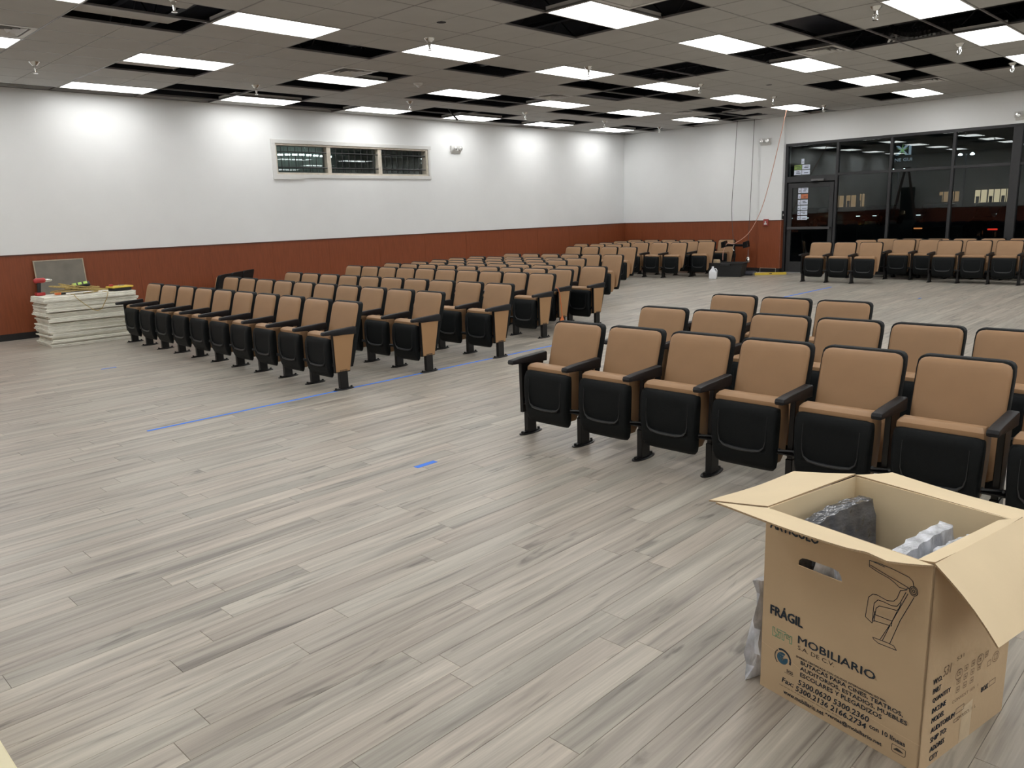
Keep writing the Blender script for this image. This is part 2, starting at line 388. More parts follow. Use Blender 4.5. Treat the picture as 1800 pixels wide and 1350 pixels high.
def ceil_panel(bm, r, z=HC, score=True):
    x0, x1, y0, y1 = r; g = .0085
    x0 += g; x1 -= g; y0 += g; y1 -= g
    if x1-x0 < .03 or y1-y0 < .03: return False
    parts = [(y0, y1)]
    if score and y1-y0 > 1.0: m = (y0+y1)/2; parts = [(y0, m-.0035), (m+.0035, y1)]
    for a, c in parts:
        t = .003; v = [bm.verts.new(q) for q in ((x0, a, z+.004), (x1, a, z+.004), (x1, c, z+.004), (x0, c, z+.004),
                                               (x0+t, a+t, z-.002), (x1-t, a+t, z-.002), (x1-t, c-t, z-.002), (x0+t, c-t, z-.002))]
        for f in ((4, 7, 6, 5), (0, 4, 5, 1), (1, 5, 6, 2), (2, 6, 7, 3), (3, 7, 4, 0)): bm.faces.new([v[q] for q in f])
    box(bm, x0, x1, y0, y1, z+.0035, z+.010)
    return True
rest = B(); cnt = 0
for i in range(IMIN, IMAX+1):
    for k in range(KMIN, KMAX+1):
        rs = []
        if (i, k) in FIX or (i, k) in DARK: continue
        hv = {h for h in (0, 1) if (i, k, h) in VENT or (i, k, h) in HALFDARK}
        rs = [cellrect(i, k, h) for h in (0, 1) if h not in hv] if hv else [cellrect(i, k)]
        for r in rs:
            vis = in_frame(((r[0]+r[1])/2, (r[2]+r[3])/2, HC), 60)
            if vis and cnt < 298:
                b = B()
                if ceil_panel(b, r): obj('ceiling_panel', b, MT['panel'], ce); cnt += 1
                else: b.free()
            else: ceil_panel(rest, r)
obj('ceiling_panels', rest, MT['panel'], ce)['kind'] = 'stuff'
# slipped panels lying over open cells
for (cx, cy, z, ry) in ((CX0-PX*1-.02, CY0-PY*3-.10, HC+.05, 3), (CX0+.05, CY0-PY*3-.20, HC+.07, -3), (CX0-PX*5+.02, CY0-PY*2-.25, HC+.05, 2),
                        (CX0-PX*1, CY0+PY*7, HC+.06, 2), (CX0-PX*2-.05, CY0+PY*8, HC+.05, -2)):
    b = B(); hx = .17 if cy < 8 else .2; box(b, -hx, hx, -.50, .50, -.008, .008); o = obj('ceiling_panel', b, MT['panel'], ce, loc=(cx, cy, z)); o.rotation_euler = (0, R(ry), 0)
# tees
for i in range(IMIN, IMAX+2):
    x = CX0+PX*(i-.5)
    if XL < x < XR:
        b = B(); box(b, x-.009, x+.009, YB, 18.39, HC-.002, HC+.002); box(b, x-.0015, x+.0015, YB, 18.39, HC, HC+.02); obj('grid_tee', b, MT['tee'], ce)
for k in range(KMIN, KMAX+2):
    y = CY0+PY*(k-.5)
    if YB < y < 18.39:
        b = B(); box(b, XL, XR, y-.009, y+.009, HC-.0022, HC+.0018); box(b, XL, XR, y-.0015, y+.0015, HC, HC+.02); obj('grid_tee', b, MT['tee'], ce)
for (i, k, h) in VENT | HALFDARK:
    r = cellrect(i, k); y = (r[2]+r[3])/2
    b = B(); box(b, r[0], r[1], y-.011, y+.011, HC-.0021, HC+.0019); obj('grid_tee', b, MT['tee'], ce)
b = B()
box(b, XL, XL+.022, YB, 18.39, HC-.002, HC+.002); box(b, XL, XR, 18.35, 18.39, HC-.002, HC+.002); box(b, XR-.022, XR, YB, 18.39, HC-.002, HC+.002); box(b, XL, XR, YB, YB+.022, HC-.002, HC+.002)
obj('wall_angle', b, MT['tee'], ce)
b = B(); box(b, XL, XL+.03, YB, 18.40, HC+.05, 4.9); box(b, XL, XR, 18.36, 18.40, HC+.05, 4.9); box(b, XR-.03, XR, YB, 18.4, HC+.05, 4.9); box(b, XL, XR, YB, YB+.03, HC+.05, 4.9)
obj('added_plenum_liner', b, MT['deck'], ce)  # added dark liner, stops light bouncing off the white walls above the ceiling
# deck above, joists, ducts
b = B(); box(b, XL-.2, XR+.2, YB-.2, YF+.3, 4.9, 5.0); obj('roof_deck', b, MT['deck'], ce)
for y in [-1+1.5*j for j in range(14)]:
    b = B(); box(b, XL, XR, y-.05, y+.05, 4.35, 4.38); box(b, XL, XR, y-.05, y+.05, 4.82, 4.85)
    x = XL; s = 0
    while x < XR-.5:
        z0, z1 = (4.38, 4.82) if s % 2 == 0 else (4.82, 4.38)
        tube(b, [(x, y, z0), (x+.45, y, z1)], .012, 4); x += .45; s += 1
    obj('bar_joist', b, MT['steel_dark'], ce)

# ---- panel lights
def make_light():
    t = thing('panel_light', '', 'ceiling light')
    b = B(); hx, hy = .298, .604; ix, iy = .281, .589
    for a in ((-hx, hx, -hy, -iy), (-hx, hx, iy, hy), (-hx, -ix, -iy, iy), (ix, hx, -iy, iy)): box(b, *a, -.006, .05)
    box(b, -hx, hx, -hy, hy, .05, .056); obj('light_frame', b, MT['white_metal'], t)
    b = B(); box(b, -ix, ix, -iy, iy, -.001, .004); obj('diffuser', b, MT['diffuser'], t)
    return t
proto = make_light(); first = True
for (i, k) in sorted(FIX):
    o = proto if first else copy_tree(proto); first = False
    o.location = (CX0+PX*i, CY0+PY*k, HC)
    o['label'] = 'lit white ceiling panel light, %s from far wall, %s line from left wall' % (ORD[(8-k)//2+1], ORD[(i+8)//4+1])
    o['group'] = 'lit ceiling light panels'
# ---- vents
for n, (i, k, h) in enumerate(sorted(VENT)):
    r = cellrect(i, k, h); cx, cy = (r[0]+r[1])/2, (r[2]+r[3])/2
    lab = {(-3, -4): 'pale louvred air vent at the top left corner of the photo', (-3, 0): 'pale louvred air vent beside an open square, left of centre of ceiling',
           (-3, 3): 'pale louvred air vent right above the centre of the left wall', (-3, 7): 'small dark louvred air vent nearest the far corner of the room',
           (5, 0): 'pale louvred air vent at the top edge of the photo near centre', (5, 3): 'pale louvred air vent beside large open squares at upper right',
           (5, 7): 'pale louvred air vent above the storefront windows'}[(i, k)]
    t = tag(thing('air_vent', lab, 'air vent', (cx, cy, HC)), group='ceiling air vents')
    b = B(); s = .292
    for q in ((-s, s, -s, -s+.05), (-s, s, s-.05, s), (-s, -s+.05, -s+.05, s-.05), (s-.05, s, -s+.05, s-.05)): box(b, *q, -.004, .01)
    obj('vent_frame', b, MT['white_metal'], t)
    b = B(); box(b, -s+.05, s-.05, -s+.05, s-.05, .05, .06); obj('vent_throat', b, MT['vent_dark'], t)
    for j in range(3):
        a = .22-.06*j; w = .03
        b = B()
        for (p, q) in (((-a, -a), (a, -a)), ((a, -a), (a, a)), ((a, a), (-a, a)), ((-a, a), (-a, -a))):
            d = Vector((q[0]-p[0], q[1]-p[1], 0)).normalized(); nrm = Vector((-d.y, d.x, 0))
            P, Q = Vector((*p, -.004)), Vector((*q, -.004))
            vs = [b.verts.new(P), b.verts.new(Q), b.verts.new(Q+nrm*w-d*w+Vector((0, 0, .03))), b.verts.new(P+nrm*w+d*w+Vector((0, 0, .03)))]
            b.faces.new(vs)
        obj('louvre_ring', b, MT['white_metal'], t)
# ---- sprinklers
SPR = [(-11.34, 3.32), (-7.5, 3.41), (-11.44, 6.32), (-7.44, 6.36), (-11.53, 9.33), (-7.5, 9.36), (-11.54, 12.33), (-7.43, 12.24), (-11.62, 15.07), (-7.41, 14.86), (-11.76, 17.5), (-7.39, 17.07), (-3.46, 9.17), (-3.49, 12.22), (-3.42, 14.66), (-3.45, 6.2), (-3.45, 17.1)]
sp = thing('sprinkler_head', '', 'sprinkler')
b = B(); lathe(b, [(.008, .03), (.045, .0), (.04, -.008), (.022, -.03), (.02, -.032)], n=14); obj('escutcheon', b, MT['chrome'], sp, True)
b = B(); lathe(b, [(.014, -.03), (.014, -.055), (.008, -.058), (.006, -.09)], n=8)
tube(b, [(.014, 0, -.055), (.020, 0, -.075), (.006, 0, -.096)], .003, 5); tube(b, [(-.014, 0, -.055), (-.020, 0, -.075), (-.006, 0, -.096)], .003, 5)
obj('sprinkler_body', b, MT['chrome'], sp, True)
b = B(); lathe(b, [(.008, -.096), (.020, -.098), (.020, -.101), (.004, -.102)], n=12); obj('deflector', b, MT['chrome'], sp, True)
for n, (x, y) in enumerate(SPR):
    o = sp if n == 0 else copy_tree(sp); o.location = (x, y, HC); o.scale = (1.4, 1.4, 1.35); o['group'] = 'chrome ceiling sprinklers'
    ln = 'left' if x < -10 else ('middle' if x < -5 else 'right')
    same = sorted([q[1] for q in SPR if ('left' if q[0] < -10 else ('middle' if q[0] < -5 else 'right')) == ln])
    o['label'] = 'chrome ceiling sprinkler, %s from the camera in the %s line of sprinklers' % (ORD[same.index(y)+1], ln)
# smoke detector, rings, disc, hanging rod
t = thing('smoke_detector', 'round white smoke detector on the ceiling left of centre', 'smoke detector', (-9.94, 8.23, HC))
b = B(); lathe(b, [(.07, 0), (.07, -.018), (.058, -.03), (.035, -.036), (.028, -.05), (.005, -.054)], n=20); obj('detector_body', b, MT['white_metal'], t, True)
b = B(); lathe(b, [(.015, -.05), (.012, -.062), (.003, -.064)], n=10); obj('sensor', b, MT['chrome'], t, True)
b = B(); lathe(b, [(.13, 0), (.125, -.012), (.02, -.016)], (0, 0, 0), 24); o = obj('ceiling_speaker', b, MT['panel'], None, True, (-6.17, 13.68, HC-.002)); tag(o, 'flat round ceiling disc right of the middle lights', 'speaker')
for (x, y, l) in ((-6.77, 5.97, 'torn dark hole in ceiling panel near top centre of photo'), (-6.75, 13.34, 'small dark cut hole in a ceiling panel above the far wall')):
    b = B(); lathe(b, [(.055, 0), (.05, -.002), (.01, -.0025)], n=9); o = obj('ceiling_hole', b, MT['deck'], None, False, (x, y, HC-.0012)); tag(o, l, 'hole')
b = B(); tube(b, [(-12.05, 10.62, HC+.10), (-11.98, 10.75, HC-.10), (-11.93, 10.82, HC-.20)], [.014, .016, .022], 8); tag(obj('hanging_conduit', b, MT['black_metal']), 'short black rod hanging out of an open ceiling square', 'conduit')
# flexible foil ducts seen in open squares
def flexduct(p0, p1, r, lab):
    b = B(); pts = []; rs = []; n = 36; P0, P1 = Vector(p0), Vector(p1)
    for j in range(n+1):
        q = P0.lerp(P1, j/n); q.z += .05*math.sin(j/n*math.pi*2); pts.append(q); rs.append(r*(1+.09*(j % 2)+random.uniform(-.03, .03)))
    tube(b, pts, rs, 14); o = obj('flexible_duct', b, MT['foil'], None, False); tag(o, lab, 'duct', 'foil ducts above the open ceiling')
flexduct((-3.62, 10.25, 3.95), (-4.45, 9.3, 4.05), .15, 'crinkled silver duct in open ceiling square right of centre')
flexduct((-3.85, 13.6, 3.92), (-4.7, 12.9, 4.02), .14, 'crinkled silver duct in open ceiling square above the storefront')
flexduct((-2.2, 11.1, 3.95), (-3.2, 10.5, 4.05), .14, 'crinkled silver duct at the top right corner of the photo')
flexduct((-9.1, 5.5, 3.95), (-8.2, 6.4, 4.0), .14, 'dull silver duct in open ceiling square near upper left')
for (x, y0, y1, z, lab) in ((-4.9, 4, 12, 4.05, 'dark rectangular air duct above upper right open squares'), (-10.9, 7, 17, 4.05, 'dark rectangular air duct above the left rows of open squares')):
    b = B(); box(b, x-.25, x+.25, y0, y1, z-.12, z+.12); tag(obj('sheet_metal_duct', b, MT['steel_dark']), lab, 'duct')

# ---------------------------------------------------------------- storefront
FR = MT['frame']
VX = [-8.81, -7.60, -6.44, -5.21, -4.06]
def fbox(name, parent, *a, bev=.004): b = B(); box(b, *a, bev=bev); return obj(name, b, FR, parent)
TR = 2.245
wn = struct('window_1')
fbox('frame_head', wn, XC1, XR, 18.40, 18.50, 2.94, 3.00)
fbox('mullion', wn, -8.83, -8.77, 18.40, 18.50, 0, 2.94)
for vx in VX[1:4]: fbox('mullion', wn, vx-.028, vx+.028, 18.40, 18.50, 0, 2.94)
fbox('mullion', wn, VX[4]-.10, VX[4]+.06, 18.37, 18.52, 0, 2.96)
xx = VX[4]+.06; bays = [(-7.572, -6.468), (-6.412, -5.238), (-5.182, -4.16)]
while xx < XR-.5:
    nx = min(xx+1.25, XR); bays.append((xx, nx-.056)); fbox('mullion', wn, nx-.056, nx, 18.40, 18.50, 0, 2.94); xx = nx
fbox('transom', wn, -8.77, -7.628, 18.40, 18.50, 2.11, 2.245)
for (a, c) in bays:
    fbox('transom', wn, a, c, 18.405, 18.495, TR-.03, TR+.03); fbox('sill_rail', wn, a, c, 18.40, 18.50, 0, .10)
    for z0, z1 in ((.10, TR-.03), (TR+.03, 2.94)):
        b = B(); box(b, a, c, 18.447, 18.453, z0, z1); obj('pane', b, MT['glass'], wn)
b = B(); box(b, -8.77, -7.628, 18.447, 18.453, 2.245, 2.94); obj('pane', b, MT['glass'], wn)
dr = struct('door_1')
b = B(); X0, X1 = -8.74, -7.65
box(b, X0, X0+.10, 18.42, 18.47, .01, 2.09, .004); box(b, X1-.10, X1, 18.42, 18.47, .01, 2.09, .004)
box(b, X0+.10, X1-.10, 18.42, 18.47, 1.98, 2.09, .004); box(b, X0+.10, X1-.10, 18.42, 18.47, .01, .26, .004); obj('door_leaf', b, FR, dr)
b = B(); box(b, X0+.10, X1-.10, 18.443, 18.449, .26, 1.98); obj('pane', b, MT['glass'], dr)
b = B(); box(b, X0+.03, X1-.03, 18.34, 18.37, 1.02, 1.08, .008, 2); box(b, X0+.03, X0+.07, 18.37, 18.42, 1.03, 1.07); box(b, X1-.07, X1-.03, 18.37, 18.42, 1.03, 1.07); obj('push_bar', b, mat('brushed dark bar', (.10, .10, .105), .3, metal=.6, noise=.05), dr)
b = B(); box(b, -8.16, -7.86, 18.33, 18.40, 2.115, 2.165, .006); obj('door_closer', b, mat('closer metal', (.16, .16, .16), .35, metal=.5, noise=.05), dr)
b = B(); tube(b, [(-7.9, 18.35, 2.14), (-8.25, 18.30, 2.10), (-8.02, 18.40, 2.06)], .008, 6); obj('closer_arm', b, FR, dr)
b = B(); box(b, X0, X1, 18.30, 18.47, 0, .012); obj('threshold', b, mat('aluminium threshold', (.5, .5, .5), .4, metal=.7, noise=.05), dr)
# flyers on glass
def flyer(x0, x1, z0, z1, m, lab, y=18.441, marks=2):
    t = thing('window_flyer', lab, 'flyer', ((x0+x1)/2, y, z0), group='paper flyers taped to the door glass')
    w, h = (x1-x0)/2, z1-z0
    b = B(); box(b, -w, w, -.001, 0, 0, h); obj('flyer_sheet', b, m, t)
    b = B()
    for q in range(marks):
        zz = h*(.3+.3*q); ww = w*random.uniform(.35, .7); xo = random.uniform(-.2, .2)*w
        box(b, xo-ww, xo+ww, -.0018, -.001, zz, zz+h*.13)
    obj('print', b, MT['ink'], t)
rz = [(1.88, 2.02), (1.75, 1.865), (1.61, 1.735), (1.49, 1.60), (1.375, 1.48), (1.26, 1.36)]
nm = ['top', 'second', 'third', 'fourth', 'fifth', 'bottom']
for j, (z0, z1) in enumerate(rz):
    z0 -= .02; z1 -= .03
    flyer(-8.50, -8.435, z0, z1, MT['flyer'], 'narrow pale flyer, left column on door glass, %s one' % nm[j], marks=1)
    flyer(-8.425, -8.26, z0, z1, MT['flyer_o'] if j == 1 else MT['flyer'], 'orange flyer on the door glass' if j == 1 else 'wide pale flyer, right column on door glass, %s one' % nm[j], marks=2 if j in (0, 2, 4) else 1)
flyer(-8.62, -8.44, 2.40, 2.50, MT['flyer_g'], 'green flyer on the pane above the door')
flyer(-8.43, -8.24, 2.40, 2.50, MT['flyer'], 'pale flyer with script, right of the green one above door')
flyer(-8.62, -8.44, 2.28, 2.385, MT['flyer'], 'pale flyer below the green one above the door')
flyer(-8.43, -8.24, 2.28, 2.385, MT['flyer'], 'plain pale flyer lower right above the door', marks=1)
flyer(-8.455, -8.385, 2.52, 2.64, MT['flyer'], 'small number card on the pane above the door', marks=1)

# ---- outside
b = B(); box(b, -90, 60, 18.6, 110, -.20, -.12); o = obj('parking_lot', b, MT['asphalt']); o['kind'] = 'structure'
fc = thing('shop_building', 'dark shop front across the parking lot with lit windows and sign', 'building', (-22, 80, -.12))
def ab(name, parent, m, *a):   # absolute box under fc
    b = B(); box(b, a[0]+22, a[1]+22, a[2]-80, a[3]-80, a[4]+.12, a[5]+.12); return obj(name, b, m, parent)
ab('facade', fc, MT['facade'], -70, 20, 80, 82, -.12, 9)
for x0, x1, z0, z1, m in ((-20.6, -19.7, 1.2, 2.32, 'store'), (-19.55, -18.7, 1.2, 2.34, 'store'), (-18.6, -17.75, 1.2, 2.34, 'store'), (-23.5, -22.8, 1.4, 2.28, 'store2'), (-22.6, -21.9, 1.4, 2.28, 'store2'),
                          (-33.0, -32.2, 1.2, 2.3, 'store2'), (-31.9, -31.0, 1.2, 2.3, 'store2'), (-30.6, -30.2, 1.2, 2.4, 'store2')):
    w = ab('window', fc, MT[m], x0, x1, 79.9, 80, z0, z1); bb = B(); xm = (x0+x1)/2+22
    box(bb, xm-.03, xm+.03, -.16, -.1, z0+.12, z1+.12); box(bb, xm-.35, xm-.1, -.16, -.1, z0+.12, z0+.7); obj('window_bar', bb, MT['facade'], w)
def sign(body, x, z, W, H, m, bold=0):
    me = text_mesh(body, W, H, bold); me.materials.append(m); o = bpy.data.objects.new('sign_letters', me); COL.objects.link(o)
    o.parent = fc; o.location = (x+22, -.35, z+.12); o.rotation_euler = (R(90), 0, 0)
sign('XI', -27.5, 5.75, 1.4, .85, MT['signw'], .03); sign('NE GUI', -27.5, 5.2, 1.5, .28, MT['signw'])
b = B()
for a in range(5):
    an = a*2*math.pi/5+.3; P = Vector((-4.85+math.cos(an)*.55, -.42, 6.3+math.sin(an)*.60)); c = Vector((-4.85, -.42, 6.3)); d = Vector((-math.sin(an), 0, math.cos(an)))*.06
    b.faces.new([b.verts.new(c+d), b.verts.new(P), b.verts.new(c-d)])
obj('sign_star', b, MT['signg'], fc)
def lamp_post(x, y, h, lab, n=2):
    t = thing('street_lamp', lab, 'street lamp', (x, y, -.12))
    b = B(); tube(b, [(0, 0, 0), (0, 0, h+.1)], .06, 8); tube(b, [(-.45, 0, h+.1), (.45, 0, h+.1)], .04, 6); obj('lamp_pole', b, MT['steel_dark'], t)
    for s in (-.45, .45):
        b = B(); lathe(b, [(.05, .06), (.17, -.05), (.16, -.10), (.05, -.13)], (s, 0, h+.08), 10); obj('lamp_head', b, MT['lamp'], t)
lamp_post(-25.5, 75, 4.35, 'double headed street lamp seen through the third storefront pane')
lamp_post(-20.25, 75, 5.3, 'double headed street lamp seen through the rightmost storefront pane')
def car(x, y, rz, m, lab, lights='headlamp', one=False):
    t = thing('car', lab, 'car', (x, y, -.12), rz)
    pr = [(-2.2, .35), (-2.25, .75), (-2.0, .95), (-1.2, 1.02), (-.6, 1.42), (.7, 1.45), (1.5, 1.05), (2.15, .98), (2.25, .6), (2.2, .32)]
    b = B(); prism(b, pr, 0, -.86, .86, .08, 2); obj('car_body', b, m, t, True)
    b = B(); prism(b, [(-1.1, 1.04), (-.6, 1.36), (.65, 1.38), (1.3, 1.06)], 0, -.87, .87); obj('side_windows', b, MT['black_rubber'], t)
    for sx in (-.80, .80):
        for sy in (-1.35, 1.4):
            b = B(); lathe(b, [(.12, -.1), (.32, -.1), (.33, .1), (.12, .1)], (sx, sy, .33), 14, 0); obj('wheel', b, MT['black_rubber'], t)
    for s in ((-1,) if one else (-1, 1)):
        b = B(); box(b, s*.62-.14, s*.62+.14, -2.30, -2.2, .70, .75, .01); obj('car_lamp', b, MT[lights], t)
car(-18.2, 62, 0, MT['carpaint2'], 'pale car across the lot under the lamp, seen through the third pane')
car(-14.3, 60, .1, MT['carpaint2'], 'pale car parked in front of the brightly lit shop window')
car(-26.5, 60, 0, MT['carpaint'], 'dark car far left across the parking lot')
car(-22.5, 63, -.1, MT['carpaint'], 'dark car across the lot behind the second mullion')
car(-6.4, 31.8, 0, MT['carpaint'], 'dark car near the storefront with one red tail lamp', 'tail', True)
car(-9.2, 33.5, 0, MT['carpaint'], 'dark car near the storefront with one amber lamp', 'amber', True)

# ---------------------------------------------------------------- left wall window
wi = struct('window_2'); W = MT['wall']; ww = MT['wood_white']
b = B()
for a in ((WY0-.085, WY1+.085, WZ1, WZ1+.07), (WY0-.085, WY1+.06, WZ0-.065, WZ0), (WY0-.085, WY0, WZ0, WZ1), (WY1, WY1+.05, WZ0, WZ1)): box(b, XL, XL+.022, *a, .003)
box(b, XL, XL+.03, WY0-.085, WY0+.55, WZ0-.09, WZ0-.065); obj('window_casing', b, MT['white_metal'], wi)
b = B(); box(b, XL-.16, XL+.002, WY0, WY1, WZ0, WZ0+.035); box(b, XL-.16, XL, WY0, WY1, WZ1-.03, WZ1); box(b, XL-.16, XL, WY0, WY0+.03, WZ0+.035, WZ1-.03); box(b, XL-.16, XL, WY1-.05, WY1, WZ0+.035, WZ1-.03); obj('window_frame', b, ww, wi)
MY = [8.87, 10.08]
for y in MY: b = B(); box(b, XL-.16, XL-.02, y-.045, y+.045, WZ0+.035, WZ1-.03, .004); obj('window_mullion', b, ww, wi)
eds = [WY0+.03]+MY+[WY1-.05]
for a, c in zip(eds, eds[1:]):
    b = B(); box(b, XL-.125, XL-.119, a+.03, c-.03, WZ0+.035, WZ1-.03); obj('pane', b, MT['glass'], wi)
gr = thing('window_bars', 'black security bars across the high window in left wall', 'bars', (XL-.035, WY0, WZ0), 0)
for zz in (.13, .41): b = B(); tube(b, [(0, .02, zz), (0, WY1-WY0-.02, zz)], .011, 6); obj('horizontal_bar', b, MT['bar'], gr)
y = .14
while y < WY1-WY0-.1:
    if min(abs(y+WY0-m) for m in MY) > .07: b = B(); tube(b, [(-.012, y, .06), (-.012, y, .50)], .008, 6); obj('vertical_bar', b, MT['bar'], gr)
    y += .148
b = B(); box(b, XL-2.2, XL-2.1, WY0-3, WY1+4, 1.5, 4.2); o = obj('wall_beyond_window', b, MT['void']); o['kind'] = 'structure'
t = thing('corridor_strip_light', 'row of small lights glimpsed through the high window', 'light', (XL-1.9, 9.0, 2.95))
b = B()
for j in range(9): box(b, -.02, .02, j*.17-.3, j*.17-.2, .02*math.sin(j*.4), .03+.02*math.sin(j*.4))
for j in range(8): box(b, -.02, .02, j*.2-1.9, j*.2-1.78, -.28, -.25)
obj('light_segments', b, emis('corridor light segment', (.9, 1, .98), 11), t)

# ---- wall devices
def emergency(x, y, z, rz, lab):
    t = thing('emergency_light', lab, 'emergency light', (x, y, z), rz, 'twin head emergency lights')
    b = B(); box(b, -.15, .15, -.055, 0, -.05, .065, .008, 2); prism(b, [(-.055, -.05), (0, -.05), (0, -.10), (-.02, -.10)], 0, -.13, .13, .004); obj('housing', b, MT['white_metal'], t)
    for s in (-.07, .08):
        b = B(); lathe(b, [(.012, 0), (.035, -.015), (.045, -.05), (.042, -.06), (.006, -.062)], (s, -.05, .0), 14, 1); h = obj('lamp_head', b, MT['chrome'], t, True)
emergency(XL, 12.13, 3.02+.03, R(90), 'white twin head emergency light on left wall beside the barred window')
emergency(-9.28, YCOL, 3.10, 0, 'white twin head emergency light on the pillar by the storefront')
emergency(-4.02, 18.40, 3.16, 0, 'white twin head emergency light above the right end of storefront')
t = thing('fire_alarm_pull', 'red fire alarm pull station on top of the wooden wainscot', 'fire alarm', (-9.20, YCOL, 1.12))
b = B(); box(b, -.06, .06, -.05, 0, 0, .16, .006); obj('alarm_body', b, MT['red_alarm'], t)
b = B(); box(b, -.035, .035, -.062, -.05, .03, .06, .004); box(b, -.012, .012, -.066, -.05, .06, .11); obj('pull_handle', b, MT['white_metal'], t)
t = thing('wall_switch_plate', 'small black switch plate on the pillar beside the door', 'switch', (-8.83+.001, YCOL+.08, 1.25))
t.location = (XC1, YCOL+.075, 1.27)
b = B(); box(b, 0, .012, -.045, .045, 0, .19, .004); obj('plate', b, MT['black_rubber'], t)
b = B(); box(b, .012, .018, -.018, .018, .07, .12); obj('rocker', b, MT['white_metal'], t)

